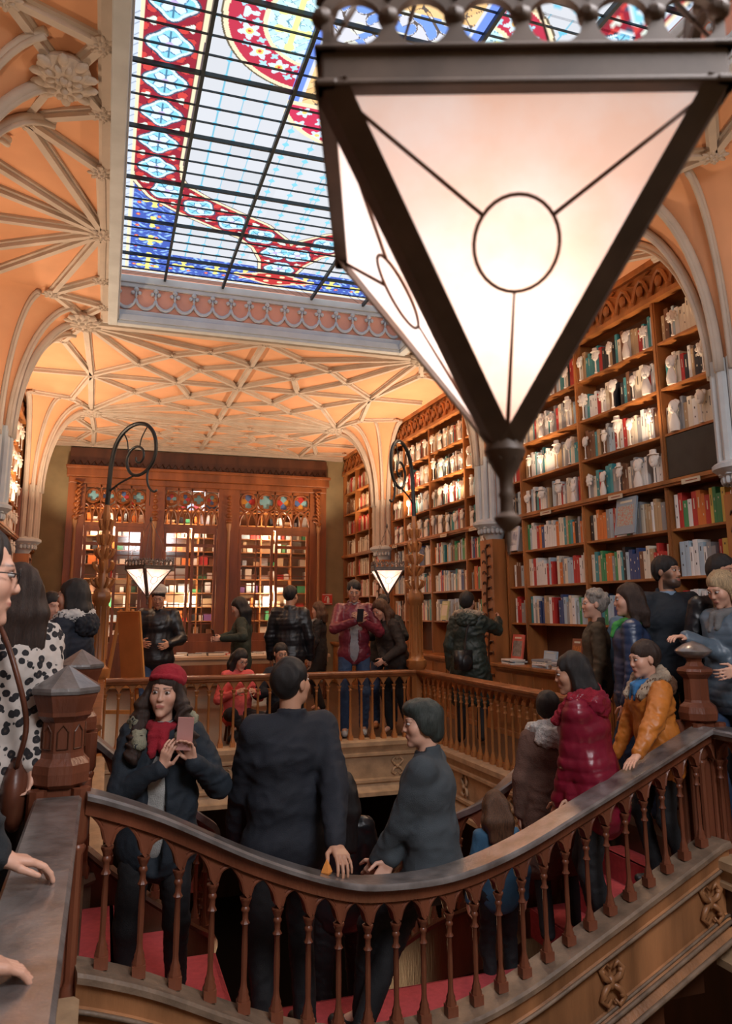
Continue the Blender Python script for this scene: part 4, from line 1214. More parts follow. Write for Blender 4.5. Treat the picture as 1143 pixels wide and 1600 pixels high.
def lantern(label, S=.33, H=.26):
    """square inverted pyramid, origin at the middle of the top rim, hangs below z=0; front face towards -y"""
    t = empty('hanging_lantern', (0, 0, 0), 0, label, 'lantern', 'gothic hanging lanterns')
    h = S / 2; apex = Vector((0, 0, -H))
    fb = MB()
    # rim band
    for k in range(4):
        R = Matrix.Rotation(k * PI / 2, 3, 'Z')
        fb.box(R @ Vector((0, -h + .006, .001)), (S, .014, .036), R)
        fb.box(R @ Vector((0, -h + .004, -.015)), (S + .012, .018, .006), R)
        fb.box(R @ Vector((0, -h + .004, .017)), (S + .012, .020, .005), R)
    fb.build('rim', BRONZE, t, bevel=.002)
    cb = MB()
    for k in range(4):
        R = Matrix.Rotation(k * PI / 2, 3, 'Z')
        nh = 6; st = S / nh
        for j in range(nh):
            cx = -h + st * (j + .5); r_ = st * .41
            # plate with a round hole, top edge scalloped
            N = 20; v = []; f = []
            for q in range(N):
                a = 2 * PI * q / N
                ca, sa = math.cos(a), math.sin(a)
                ox_ = max(-1, min(1, ca * 1.45)) * st / 2
                oz_ = (max(-1, sa * 1.45)) * st / 2 if sa < 0 else sa * st * .52
                for yy in (-.004, .004):
                    v.append(R @ Vector((cx + ca * r_, -h + .004 + yy, .016 + st / 2 + sa * r_)))
                    v.append(R @ Vector((cx + ox_, -h + .004 + yy, .016 + st / 2 + oz_)))
            for q in range(N):
                a0, b0 = q * 4, ((q + 1) % N) * 4
                f += [(a0, b0, b0 + 1, a0 + 1), (a0 + 2, a0 + 3, b0 + 3, b0 + 2), (a0, a0 + 2, b0 + 2, b0), (a0 + 1, b0 + 1, b0 + 3, a0 + 3)]
            cb.add(v, f)
            p = R @ Vector((cx - st / 2, -h + .004, .016 + st * .62)); cb.sphere(p, (st * .17,) * 3, seg=8, ring=6)
            cb.sphere(R @ Vector((cx, -h + .004, .016 + st * 1.12)), (st * .15,) * 3, seg=8, ring=6)
            cb.tube([R @ Vector((cx - st / 2, -h + .004, .016 + st * .9)), R @ Vector((cx - st / 2, -h + .004, .016 + st * 1.35))], [st * .12, st * .05], 6)
    cb.build('cresting', BRONZE, t, smooth='auto')
    for k in range(4):
        R = Matrix.Rotation(k * PI / 2, 3, 'Z')
        f = MB()
        a, c = R @ Vector((-h + .006, -h + .006, -.012)), R @ Vector((h - .006, -h + .006, -.012))
        ap = apex + Vector((0, 0, .01))
        cen = (a + c + ap) / 3; nrm = (c - a).cross(ap - a).normalized()
        sh = .012
        f.add([a + nrm * .0, c, ap], [(0, 1, 2)])
        f.build('glass_pane', GLASS, t)
        # cames: circle, two upper spokes, one lower
        ct = a.lerp(c, .5).lerp(ap, .385); ux = (c - a).normalized(); uy = (ap - a.lerp(c, .5)).normalized()
        outw = nrm if nrm.dot(cen) > 0 else -nrm
        o1 = outw * .0025; rr = S * .112
        m = MB()
        m.tube([ct + o1 + ux * rr * math.cos(u) + uy * rr * math.sin(u) * 1.1 for u in np.linspace(0, 2 * PI, 33)], .0018, 6)
        d1 = (a - ct).normalized(); d2 = (c - ct).normalized()
        m.tube([ct + d1 * rr * 1.03 + o1, a.lerp(ct, .04) + o1], .0019, 6); m.tube([ct + d2 * rr * 1.03 + o1, c.lerp(ct, .04) + o1], .0019, 6)
        m.tube([ct + uy * rr * 1.1 + o1, ap.lerp(ct, .03) + o1], [.0012, .0024], 6)
        m.build('came', LEAD, t, smooth=True)
        # corner bar
        e = MB(); w_ = .0185
        top = R @ Vector((-h + .002, -h + .002, -.012))
        dd = Vector((top.x, top.y, 0)).normalized(); side = Vector((-dd.y, dd.x, 0))
        ob = (top - ap).cross(side).normalized()
        if ob.dot(dd) < 0: ob = -ob
        q = []
        for P_, sc in ((top, 1), (ap, .9)):
            q += [P_ + ob * .004, P_ + side * w_ * sc + ob * -.001 - dd * .006, P_ - side * w_ * sc - ob * .001 - dd * .006]
            q += [P_ - ob * .006]
        e.add(q, [(0, 1, 5, 4), (1, 3, 7, 5), (3, 2, 6, 7), (2, 0, 4, 6), (0, 2, 3, 1), (4, 5, 7, 6)])
        e.build('corner_bar', BRONZE, t)
    e = MB(); e.lathe([(.001, -H - .078), (.003, -H - .066), (.0035, -H - .056), (.008, -H - .052), (.0125, -H - .046), (.0125, -H - .043), (.007, -H - .038), (.0065, -H - .026), (.008, -H - .022), (.0065, -H - .018), (.007, -H - .006), (.013, -H + .004), (.020, -H + .02), (.016, -H + .032)], (0, 0, 0), 12)
    e.build('finial', BRONZE, t, smooth='auto')
    e = MB()
    for sx in (-1, 1):
        for sy in (-1, 1):
            a, c = Vector((sx * h * .95, sy * h * .95, .03)), Vector((0, 0, .48))
            for k in range(18):
                p = a.lerp(c, (k + .5) / 18); d = (c - a).normalized() * .014
                e.tube([p - d, p + d], .0028 if k % 2 else .0018, 5)
    e.lathe([(.012, .47), (.016, .48), (.012, .50), (.003, .515)], (0, 0, 0), 8)
    e.build('chain', BRONZE, t)
    e = MB(); e.sphere((0, 0, -.055), (.018, .018, .024), seg=10, ring=8); e.build('bulb', emis('bulb_glow', (1, .80, .55), 1.5), t, smooth=True)
    return t
def lantern_light(x, y, z, pw, r=.02): light('lantern_bulb', 'POINT', (x, y, z - .05), pw, (1, .77, .62), r)

big = lantern('huge gothic lantern with glowing triangular panes hanging in the foreground', .33, .305)
def placeL(o, xyz, rz): o.location = xyz; o.rotation_euler = (0, 0, rz)
# big lantern from the picture corners of its rim
BL = (.353, .635, 1.853); BLR = -math.radians(19.2)
placeL(big, BL, BLR)
lantern_light(*BL[:2], BL[2] - .085, .40, .028)
l2 = copy_tree(big, label='small lit lantern hanging from the left lamp post, before the easel'); placeL(l2, (.40, 8.0, 1.85), -math.radians(20) + PI / 4 + .12)
l3 = copy_tree(big, label='small lit lantern hanging just left of the right lamp post'); placeL(l3, (2.97, 8.1, 1.87), -math.radians(12))
for p in ((.40, 8.0, 1.85), (2.97, 8.1, 1.87)):
    lantern_light(*p, 3.0, .025)

# ------------------------------------------------------------------ lamp posts with iron scrolls
def lamp_post(label, x, y, dirx, diry):
    t = empty('lamp_post', (x, y, 0), 0, label, 'lamp post', 'lamp posts on the far corners of the well')
    b = MB(); b.lathe([(.10, -.02), (.10, .10), (.075, .14), (.075, .72), (.095, .77), (.115, .80), (.115, .86), (.09, .88), (.078, .92), (.078, 1.50), (.095, 1.53), (.10, 1.58), (.085, 1.62)], (0, 0, 0), 8, ph=PI / 8)
    for k in range(8):
        a = k * PI / 4
        b.tube([(.078 * math.cos(a), .078 * math.sin(a), .95), (.078 * math.cos(a), .078 * math.sin(a), 1.48)], .008, 5)
    b.build('post_shaft', W_ORANGE, t, smooth='auto')
    b = MB(); b.lathe([(.085, 1.62), (.05, 1.68), (.045, 1.95), (.055, 2.0), (.04, 2.05), (.035, 2.35), (.045, 2.40), (.03, 2.46), (.03, 2.52)], (0, 0, 0), 8)
    r = random.Random(3)
    for zz, R_ in ((1.72, .10), (1.88, .095), (2.02, .085), (2.16, .07), (2.32, .06)):
        for k in range(6):
            a = k * PI / 3 + zz * 3
            b.tube([(.045 * math.cos(a), .045 * math.sin(a), zz - .06), (R_ * math.cos(a), R_ * math.sin(a), zz - .01), (R_ * 1.15 * math.cos(a), R_ * 1.15 * math.sin(a), zz + .035), (R_ * .8 * math.cos(a), R_ * .8 * math.sin(a), zz + .05)], [.012, .020, .018, .007], 6)
    b.build('carved_finial', W_ORANGE, t, smooth='auto')
    d = Vector((dirx, diry, 0)).normalized()
    P2 = [(440, 1060), (443, 980), (447, 900), (457, 835), (478, 785), (515, 748), (562, 731), (608, 740), (642, 775), (657, 825), (653, 875), (628, 918), (590, 940), (553, 937), (529, 910), (523, 872), (540, 838), (570, 825), (596, 840), (602, 868), (588, 890), (568, 886), (566, 868)]
    f = lambda q, w=0: d * ((q[0] - 440) * .00275) + Vector((0, 0, 2.50 + (1060 - q[1]) * .00262))
    b = MB()
    pts = smoothline([f(q) for q in P2], 4)
    m = len(pts); b.tube(pts, [.026 - .016 * (i / m) for i in range(m)], 8)
    b.tube(smoothline([f(q) for q in [(634, 905), (624, 935), (624, 965), (634, 995), (655, 1012), (672, 1008)]], 4), .012, 7)
    b.tube(smoothline([f(q) for q in [(440, 1005), (465, 985), (500, 965), (560, 942)]], 4), .010, 6)
    b.tube(smoothline([f(q) for q in [(505, 770), (520, 800), (528, 850)]], 4), .007, 6)
    b.tube(smoothline([f(q) for q in [(610, 750), (588, 790), (580, 830)]], 4), .007, 6)
    b.tube([f((640, 1000)), f((640, 1010)) - Vector((0, 0, .15))], .004, 5)
    b.build('iron_scroll', IRON, t, smooth='auto')
    return t
lamp_post('carved orange lamp post with a large iron scroll, at the left corner of the well', -.03, 8.42, 1, -.9)
lamp_post('octagonal orange lamp post with an iron scroll, at the right corner of the well', 3.43, 8.42, -.75, -.7)

# ------------------------------------------------------------------ easel, tables, fire sign
EM = mat('easel_pine', (.62, .26, .07), .45, 0, .25, 6, (1, 1, .2), .1, 50)
t = empty('easel', (.22, 9.0, 0), math.radians(-22), 'orange wooden easel standing behind the far balustrade at left', 'easel')
def leg(a, c, nm='leg', w_=.022):
    b = MB(); b.tube([a, c], w_, 4); b.build(nm, EM, t)
leg((-.24, -.06, 0), (-.06, .03, 1.45)); leg((.26, -.06, 0), (.07, .03, 1.45)); leg((0, .5, 0), (0, .06, 1.45)); leg((0, .03, 1.1), (0, .05, 1.95), 'mast', .018)
b = MB(); b.bb((-.27, -.09, .62), (.27, -.02, .66)); b.bb((-.22, -.05, .35), (.22, -.02, .39)); b.build('crossbar', EM, t)
pb = MB(); pb.box((0, 0, .36), (.40, .02, .76), Matrix.Rotation(math.radians(8), 3, 'X')); pb.box((0, -.014, .36), (.37, .004, .72), Matrix.Rotation(math.radians(8), 3, 'X'), 1)
o = pb.build('display_board', [EM, mat('tan_board', (.60, .24, .075), .4, 0, .15, 4)]); o.location = (.30, 8.90, .69); o.rotation_euler = (0, 0, math.radians(-56))
tag(o, 'tall orange board propped on the easel, seen at a slant', 'board')
def table(label, x0, x1, y0, y1, h, top):
    t = empty('display_table', ((x0 + x1) / 2, (y0 + y1) / 2, 0), 0, label, 'table'); w_, d = (x1 - x0) / 2, (y1 - y0) / 2
    b = MB(); b.bb((-w_, -d, h - .05), (w_, d, h)); b.bb((-w_ + .03, -d + .03, h - .13), (w_ - .03, d - .03, h - .05)); b.build('table_top', top, t, bevel=.004)
    for sx in (-1, 1):
        for sy in (-1, 1):
            b = MB(); b.lathe([(.03, 0), (.04, .05), (.028, .1), (.035, h - .2), (.045, h - .13)], (sx * (w_ - .08), sy * (d - .08), 0), 8); b.build('leg', W_DARK, t, smooth='auto')
table('long display table with a pale top under the window screen', .95, 3.6, 12.6, 13.5, .72, mat('pale_table_top', (.50, .33, .20), .5))
r = random.Random(2)
for k in range(16):
    w_, l_ = r.uniform(.12, .2), r.uniform(.16, .26); h = r.uniform(.015, .05)
    c = r.choice(['white', 'cream', 'tan', 'red', 'black', 'white', 'grey'])
    o = bpy.data.objects.new('book', bmesh_for(c, k % 4)); C.objects.link(o)
    o.scale = (l_, h, w_); o.rotation_euler = (PI / 2, 0, 0); o.location = (1.0 + .155 * k, 12.9 + (.22 if k % 2 else 0) + .1, .7205)
    tag(o, '%s book lying flat on the long table, %s from the left' % (c, ORD[k]), 'book', 'books on the long table')
sg = MB(); sg.box((0, 0, 0), (.22, .012, .22), None, 0)
sg.lathe([(.028, -.075), (.028, .02), (.012, .035), (.012, .05)], (.02, -.008, 0), 10, 1, sy=.3)
sg.tube([(.03, -.010, .05), (-.02, -.010, .055), (-.045, -.010, .02), (-.05, -.010, -.03)], .007, 5, 1)
sg.box((0, -.007, .092), (.20, .002, .012), None, 1); sg.box((0, -.007, -.092), (.20, .002, .012), None, 1)
o = sg.build('fire_extinguisher_sign', [mat('sign_red', (.62, .05, .03), .4), mat('sign_white', (.8, .78, .72), .5)]); o.location = (4.36, 15.53, 1.66)
tag(o, 'small square red and white fire extinguisher sign on the right plaster pier', 'sign')
# ------------------------------------------------------------------ signed-distance body builder
def surface_nets(D, org, h):
    nx, ny, nz = D.shape
    S = D < 0
    c = np.zeros((nx - 1, ny - 1, nz - 1), np.int8)
    for a in (0, 1):
        for b in (0, 1):
            for e in (0, 1):
                c += S[a:nx - 1 + a, b:ny - 1 + b, e:nz - 1 + e]
    act = (c > 0) & (c < 8)
    I, J, K = np.nonzero(act)
    if len(I) == 0: return None
    idx = -np.ones(act.shape, np.int64); idx[I, J, K] = np.arange(len(I))
    P = np.zeros((len(I), 3)); W = np.zeros(len(I))
    corners = [(a, b, e) for a in (0, 1) for b in (0, 1) for e in (0, 1)]
    for ca in corners:
        for ax in range(3):
            if ca[ax]: continue
            cb = list(ca); cb[ax] = 1
            d0 = D[I + ca[0], J + ca[1], K + ca[2]]; d1 = D[I + cb[0], J + cb[1], K + cb[2]]
            m = (d0 < 0) != (d1 < 0)
            t = d0[m] / (d0[m] - d1[m])
            q = np.tile(np.array(ca, float), (m.sum(), 1)); q[:, ax] += t
            P[m] += q; W[m] += 1
    P /= W[:, None]
    V = (P + np.stack([I, J, K], 1)) * h + org
    F = []
    for ax in range(3):
        sl0 = [slice(None)] * 3; sl1 = [slice(None)] * 3
        sl0[ax] = slice(0, -1); sl1[ax] = slice(1, None)
        A, B_ = S[tuple(sl0)], S[tuple(sl1)]
        e = np.argwhere(A != B_)
        u, v = [(1, 2), (2, 0), (0, 1)][ax]
        ok = (e[:, u] > 0) & (e[:, v] > 0) & (e[:, u] < D.shape[u] - 1) & (e[:, v] < D.shape[v] - 1)
        e = e[ok]
        def cell(du, dv):
            q = e.copy(); q[:, u] += du; q[:, v] += dv
            return idx[q[:, 0], q[:, 1], q[:, 2]]
        q = np.stack([cell(-1, -1), cell(0, -1), cell(0, 0), cell(-1, 0)], 1)
        ins = S[e[:, 0], e[:, 1], e[:, 2]]
        q[~ins] = q[~ins][:, ::-1]
        F.append(q)
    F = np.concatenate(F); F = F[(F >= 0).all(1)]
    return V, F, (I, J, K)

class Sdf:
    def __init__(s): s.p = []; s.sub = []
    def cap(s, a, b, ra, rb=None, m=0, k=.012):
        s.p.append(('c', np.array(a, float), np.array(b, float), ra, ra if rb is None else rb, m, k)); return s
    def ell(s, c, r, R=None, m=0, k=.012):
        s.p.append(('e', np.array(c, float), np.array(r, float), np.eye(3) if R is None else np.array(R), None, m, k)); return s
    def cut(s, c, r, R=None, k=.008):
        s.sub.append(('e', np.array(c, float), np.array(r, float), np.eye(3) if R is None else np.array(R), None, 0, k)); return s
    def cuthalf(s, p, n): s.sub.append(('h', np.array(p, float), -np.array(n, float), None, None, 0, 0)); return s
    @staticmethod
    def ev(q, P):
        if q[0] == 'c':
            a, b, ra, rb = q[1:5]; d = b - a; l = max(1e-9, d @ d)
            t = np.clip(((P - a) @ d) / l, 0, 1)
            return np.linalg.norm(P - a - t[..., None] * d, axis=-1) - (ra + (rb - ra) * t)
        if q[0] == 'h': return (P - q[1]) @ q[2]
        L = (P - q[1]) @ q[3]
        k0 = np.linalg.norm(L / q[2], axis=-1); k1 = np.linalg.norm(L / q[2] ** 2, axis=-1)
        return np.where(k1 > 1e-9, k0 * (k0 - 1) / np.maximum(k1, 1e-9), -q[2].min())
    @staticmethod
    def box_of(q):
        if q[0] == 'c':
            r = max(q[3], q[4]); return np.minimum(q[1], q[2]) - r, np.maximum(q[1], q[2]) + r
        e = np.abs(q[3]) @ q[2]
        return q[1] - e, q[1] + e
    def mesh(s, name, vox, mats, disp=None, parent=None, tone=None):
        bx = [s.box_of(q) for q in s.p]
        lo = np.min([b[0] for b in bx], 0) - vox * 3; hi = np.max([b[1] for b in bx], 0) + vox * 3
        n = np.ceil((hi - lo) / vox).astype(int) + 1
        D = np.full(n, .2, np.float32); M = np.zeros(n, np.int8); BD = np.full(n, 9., np.float32)
        ax = [lo[i] + vox * np.arange(n[i]) for i in range(3)]
        def region(b0, b1):
            i0 = np.maximum(0, np.floor((b0 - lo) / vox).astype(int)); i1 = np.minimum(n, np.ceil((b1 - lo) / vox).astype(int) + 1)
            sl = tuple(slice(i0[i], i1[i]) for i in range(3))
            G = np.stack(np.meshgrid(*[ax[i][sl[i]] for i in range(3)], indexing='ij'), -1)
            return sl, G
        for q, (b0, b1) in zip(s.p, bx):
            mg = q[6] + vox * 3
            sl, G = region(b0 - mg, b1 + mg)
            if 0 in G.shape: continue
            d = s.ev(q, G); k = max(q[6], 1e-6); o = D[sl]
            hh = np.maximum(k - np.abs(d - o), 0) / k
            nd = np.minimum(d, o) - hh * hh * k * .25
            mm = M[sl]; bb = BD[sl]
            upd = d < bb
            if q[5] != 0: upd = (d < vox * 1.2) & (d < bb + (vox * .5 if q[0] == 'e' else vox * 1.0))
            mm[upd] = q[5]; bb[upd] = d[upd]; M[sl] = mm; BD[sl] = bb
            D[sl] = nd
        for q in s.sub:
            if q[0] == 'h': sl = tuple(slice(0, n[i]) for i in range(3)); G = np.stack(np.meshgrid(*ax, indexing='ij'), -1)
            else:
                b0, b1 = s.box_of(q); sl, G = region(b0 - q[6] - vox, b1 + q[6] + vox)
            if 0 in G.shape: continue
            d = -s.ev(q, G); o = D[sl]; k = max(q[6], 1e-6)
            hh = np.maximum(k - np.abs(d - o), 0) / k
            D[sl] = np.maximum(d, o) + hh * hh * k * .25
        D[0], D[-1], D[:, 0], D[:, -1], D[:, :, 0], D[:, :, -1] = (.2,) * 6
        r = surface_nets(D, lo, vox)
        V, F, (I, J, K) = r
        mi = M[I, J, K]
        if disp is not None:
            g = np.stack([D[np.minimum(I + 1, n[0] - 1), J, K] - D[I, J, K], D[I, np.minimum(J + 1, n[1] - 1), K] - D[I, J, K], D[I, J, np.minimum(K + 1, n[2] - 1)] - D[I, J, K]], 1)
            g /= np.maximum(np.linalg.norm(g, axis=1), 1e-6)[:, None]
            V = V + g * disp(V)[:, None]
        me = bpy.data.meshes.new(name)
        me.vertices.add(len(V)); me.vertices.foreach_set('co', V.astype(np.float32).ravel())
        me.loops.add(F.size); me.loops.foreach_set('vertex_index', F.ravel().astype(np.int32))
        me.polygons.add(len(F)); me.polygons.foreach_set('loop_start', np.arange(len(F), dtype=np.int32) * 4); me.polygons.foreach_set('loop_total', np.full(len(F), 4, np.int32))
        for m in mats: me.materials.append(m)
        if len(mats) > 1: me.polygons.foreach_set('material_index', mi[F[:, 0]].astype(np.int32))
        me.polygons.foreach_set('use_smooth', np.ones(len(F), bool))
        me.update(); me.validate()
        if tone is not None:
            ca = me.color_attributes.new('tone', 'FLOAT_COLOR', 'POINT'); cc = np.ones((len(V), 4)); cc[:, :3] = np.clip(tone(V), 0, 1); ca.data.foreach_set('color', cc.ravel())
        o = bpy.data.objects.new(name, me); C.objects.link(o)
        if parent: o.parent = parent
        return o

def vnoise(V, s, seed=0):
    """cheap smooth pseudo noise from summed sines, about -1..1"""
    r = np.random.RandomState(seed); out = np.zeros(len(V))
    for k in range(6):
        d = r.normal(size=3); d /= np.linalg.norm(d)
        out += np.sin(V @ d * s * r.uniform(.6, 1.7) + r.uniform(0, 6.28) + 1.3 * np.sin(V @ r.normal(size=3) * s * .5))
    return out / 3.2
def fold(amp, s=28, seed=0): return lambda V: amp * (.5 * vnoise(V, s, seed) + 1.5 * (.35 - np.abs(vnoise(V * np.array([1, 1, 1.5]), s * 1.5, seed + 7))) * np.clip(.5 + vnoise(V, s * .4, seed + 1), 0, 1) + .5 * (.3 - np.abs(vnoise(V, s * 3.2, seed + 4))))
def puffer(amp, pitch, seed=0): return lambda V: amp * (.65 + .5 * vnoise(V, 9, seed + 4)) * (np.abs(np.sin(PI * V[:, 2] / pitch + 1.1 * vnoise(V, 7, seed))) ** .6 * 1.6 - 1) + .0035 * vnoise(V, 34, seed) + .004 * (.3 - np.abs(vnoise(V * np.array([1, 1, .4]), 55, seed + 2)))
def fuzz(amp, seed=0): return lambda V: amp * vnoise(V, 150, seed) + amp * .8 * vnoise(V, 60, seed + 3)
def strands(amp, seed=0): return lambda V: amp * vnoise(V * np.array([1, 1, .22]), 110, seed) + amp * vnoise(V * np.array([1, 1, .3]), 38, seed + 2)

def tone_mat(name):
    m = mat(name, (.6, .35, .25), .48, 0, .1, 12, (1, 1, 1), .03, 60); n, l = nt(m)
    at = n.new('ShaderNodeAttribute'); at.attribute_name = 'tone'; b = n['Principled BSDF']
    l.new(at.outputs['Color'], b.inputs['Base Color']); b.inputs['Subsurface Weight'].default_value = .0
    return m
SKINM = tone_mat('skin_tone')
def face_tone(base, HC, R, sc, hairc, beard, vox):
    def f(V):
        L = (V - HC) @ R / sc
        n = len(V); col = np.tile(np.array(base), (n, 1)) * (1 + .10 * vnoise(V, 22, 1))[:, None]
        X, Y, Z = np.abs(L[:, 0]), L[:, 1], L[:, 2]
        w_ = max(.0022, vox * .45 / sc)
        soft = lambda d: np.clip(.5 - d / w_, 0, 1)[:, None]
        mix = lambda m, c: col * (1 - m) + np.array(c) * m
        fr = (Y > .03)
        ck = np.exp(-((X - .038) ** 2 + (Z + .022) ** 2) / .0004)[:, None] * fr[:, None] * .35
        col = mix(ck, (base[0] * 1.02, base[1] * .72, base[2] * .68))
        es = np.exp(-(((X - .031) / .02) ** 2 + ((Z - .012) / .014) ** 2))[:, None] * fr[:, None] * .35
        col = mix(es, (base[0] * .6, base[1] * .5, base[2] * .5))
        lip = soft((np.hypot(X / .023, (Z + .057) / (.0085 + .0 * X)) - 1) * .008) * fr[:, None]
        col = mix(lip * .8, (.42, .11, .09))
        ml = soft((np.hypot(X / .022, (Z + .0575) / .0014) - 1) * .0014) * fr[:, None]
        col = mix(ml * .7, (.12, .03, .025))
        t = np.clip((X - .014) / .034, 0, 1)
        zb = .0305 + .006 * np.sin(t * 2.4) - .004 * t
        bd = np.hypot(np.maximum(np.maximum(.014 - X, X - .050), 0), Z - zb) - (.0040 - .0022 * t)
        col = mix(soft(bd) * fr[:, None] * .85, hairc)
        t = np.clip((X - .016) / .030, 0, 1); zl = .0175 + .0035 * np.sin(t * PI)
        ld = np.hypot(np.maximum(np.maximum(.017 - X, X - .046), 0), Z - zl) - .0012
        col = mix(soft(ld) * fr[:, None] * .8, (.03, .02, .015))
        if beard:
            m = 1 / (1 + np.exp((Z + .052 + .28 * np.clip(Y - .045, 0, 1) * 0 + .35 * np.clip(.045 - X, -.03, .045) * 0) / .004))
            side = 1 / (1 + np.exp(-(X - .048) / .004)) / (1 + np.exp((Z - .005) / .01)) / (1 + np.exp(-(Y - .005) / .006)) / (1 + np.exp((Y - .075) / .006))
            mu = np.exp(-((Z + .043) / .005) ** 2) * (X < .027)
            chin = m * (Y > -.01) * (Z > -.125)
            q = np.clip(np.maximum(np.maximum(chin, side), mu), 0, 1)[:, None] * (1 - lip)
            col = mix(q * .88, hairc)
        return col
    return f
SKIN = mat('skin', (.62, .33, .22), .5, 0, .12, 12, (1, 1, 1), .03, 60)
SKIN2 = mat('tan_skin', (.50, .25, .155), .5, 0, .12, 12, (1, 1, 1), .03, 60)
SKC = {'skin': (.66, .37, .26), 'tan_skin': (.52, .275, .175)}
EYEW = mat('eye_white', (.50, .46, .43), .3); IRIS = mat('dark_iris', (.03, .015, .01), .15)
HAIRM = {k: mat(k + '_hair', c, .5, 0, .5, 30, (6, 6, .6), .5, 120) for k, c in {'black': (.012, .010, .010), 'dark_brown': (.035, .018, .012), 'brown': (.10, .045, .022), 'blond': (.48, .34, .19), 'grey': (.30, .27, .24), 'grey_green': (.035, .045, .04)}.items()}
def cloth(name, col, rough=.8, bump=.3, bs=250, var=.15): return mat(name, col, rough, 0, var, 10, (1, 1, 1), bump, bs)

def basis(f, up=(0, 0, 1)):
    f = Vector(f).normalized(); r = f.cross(Vector(up)).normalized(); u = r.cross(f)
    return r, f, u
def head_prims(s, HC, HR, sc, vox, kind='f', beard=None, skin=0):
    """HC centre, HR 3x3 (columns right, forward, up)"""
    R = np.array(HR); T = lambda x, y, z: HC + R @ (np.array((x, y, z)) * sc)
    e = lambda c, r, m=0, k=.012: s.ell(T(*c), np.array(r) * sc, R, m, k)
    c = lambda a, b, ra, rb=None, m=0, k=.010: s.cap(T(*a), T(*b), ra * sc, (rb if rb else ra) * sc, m, k)
    e((0, -.014, .035), (.073, .092, .084)); e((0, .014, -.022), (.060 if kind == 'm' else .057, .076, .082 if kind == 'm' else .079), k=.02)
    wj = .050 if kind == 'm' else .038
    e((0, .036, -.072), (wj, .046, .038), k=.03); e((0, .074, -.098), (.020, .018, .016), k=.02)
    c((-.034, .076, .028), (.034, .076, .028), .011, k=.015)
    for x in (-1, 1):
        e((x * .038, .052, -.020), (.026, .030, .030), k=.02)
        e((x * .074, -.006, -.002), (.010, .020, .031), k=.006)
    s.cut(T(-.030, .098, .010), np.array((.016, .011, .010)) * sc, R, .010); s.cut(T(.030, .098, .010), np.array((.016, .011, .010)) * sc, R, .010)
    c((0, .084, .016), (0, .101 if kind == 'm' else .098, -.020), .0065 if kind == 'm' else .0055, .0090 if kind == 'm' else .0078, k=.014); e((0, .096, -.025), (.0155, .011, .008), k=.008)
    small = vox > .0065
    if beard: e((0, .046, -.080), (wj + .006, .050, .036), 0, .02)
    c((-.016, .0895, -.0525), (.016, .0895, -.0525), .0050, k=.006); c((-.014, .0885, -.0615), (.014, .0885, -.0615), .0058, k=.006)
    return T

def hand_prims(s, wr, d, n, side, curl=.5, sc=1.0, spread=.10, thumb=.6):
    """wr wrist, d direction of the fingers, n direction the palm faces, side +1 puts the thumb on cross(d, n)"""
    d = Vector(d).normalized(); n = Vector(n); n = (n - d * n.dot(d)).normalized(); w_ = d.cross(n).normalized() * side
    wr = Vector(wr)
    for i in range(4):
        x = (1.5 - i) * .019 * sc
        s.cap(wr + d * .012 * sc + w_ * x * .6, wr + d * .082 * sc + w_ * x, .0135 * sc, .0115 * sc, k=.010)
    s.cap(wr - d * .02 * sc, wr + d * .02 * sc, .022 * sc, .022 * sc, k=.015)
    Ls = [(.038, .024, .020), (.042, .028, .021), (.039, .026, .021), (.031, .020, .018)]
    for i in range(4):
        x = (1.5 - i) * .019 * sc
        p = wr + d * .084 * sc + w_ * x; fd = (d + w_ * spread * (1.5 - i) * .7).normalized(); r = (.0090, .0092, .0088, .0078)[i] * sc
        a = 0
        for j, L in enumerate(Ls[i]):
            a += curl * (.55, .95, .75)[j]
            q = fd * math.cos(a) + n * math.sin(a); p2 = p + q * L * sc
            s.cap(p, p2, r * (1 - .07 * j), r * (.93 - .07 * j), k=.003); p = p2
    p = wr + d * .022 * sc + w_ * .022 * sc + n * .006 * sc
    t1 = (d * .62 + w_ * .72 + n * .25 * thumb).normalized(); t2 = (d * .92 + w_ * .25 + n * .35 * thumb).normalized()
    p2 = p + t1 * .042 * sc; s.cap(p, p2, .0125 * sc, .0105 * sc, k=.008)
    p3 = p2 + t2 * .030 * sc; s.cap(p2, p3, .0100 * sc, .0090 * sc, k=.003); s.cap(p3, p3 + t2 * .022 * sc, .0088 * sc, .0070 * sc, k=.002)

def ik(a, b, l1, l2, hint):
    a, b = Vector(a), Vector(b); d = b - a; L = d.length
    mx = (l1 + l2) * .995
    if L > mx: b = a + d * (mx / L); d = b - a; L = mx
    d.normalize(); h = Vector(hint); h = (h - d * h.dot(d)).normalized()
    x = (l1 * l1 - l2 * l2 + L * L) / (2 * L); y = math.sqrt(max(0, l1 * l1 - x * x))
    return a + d * x + h * y, b

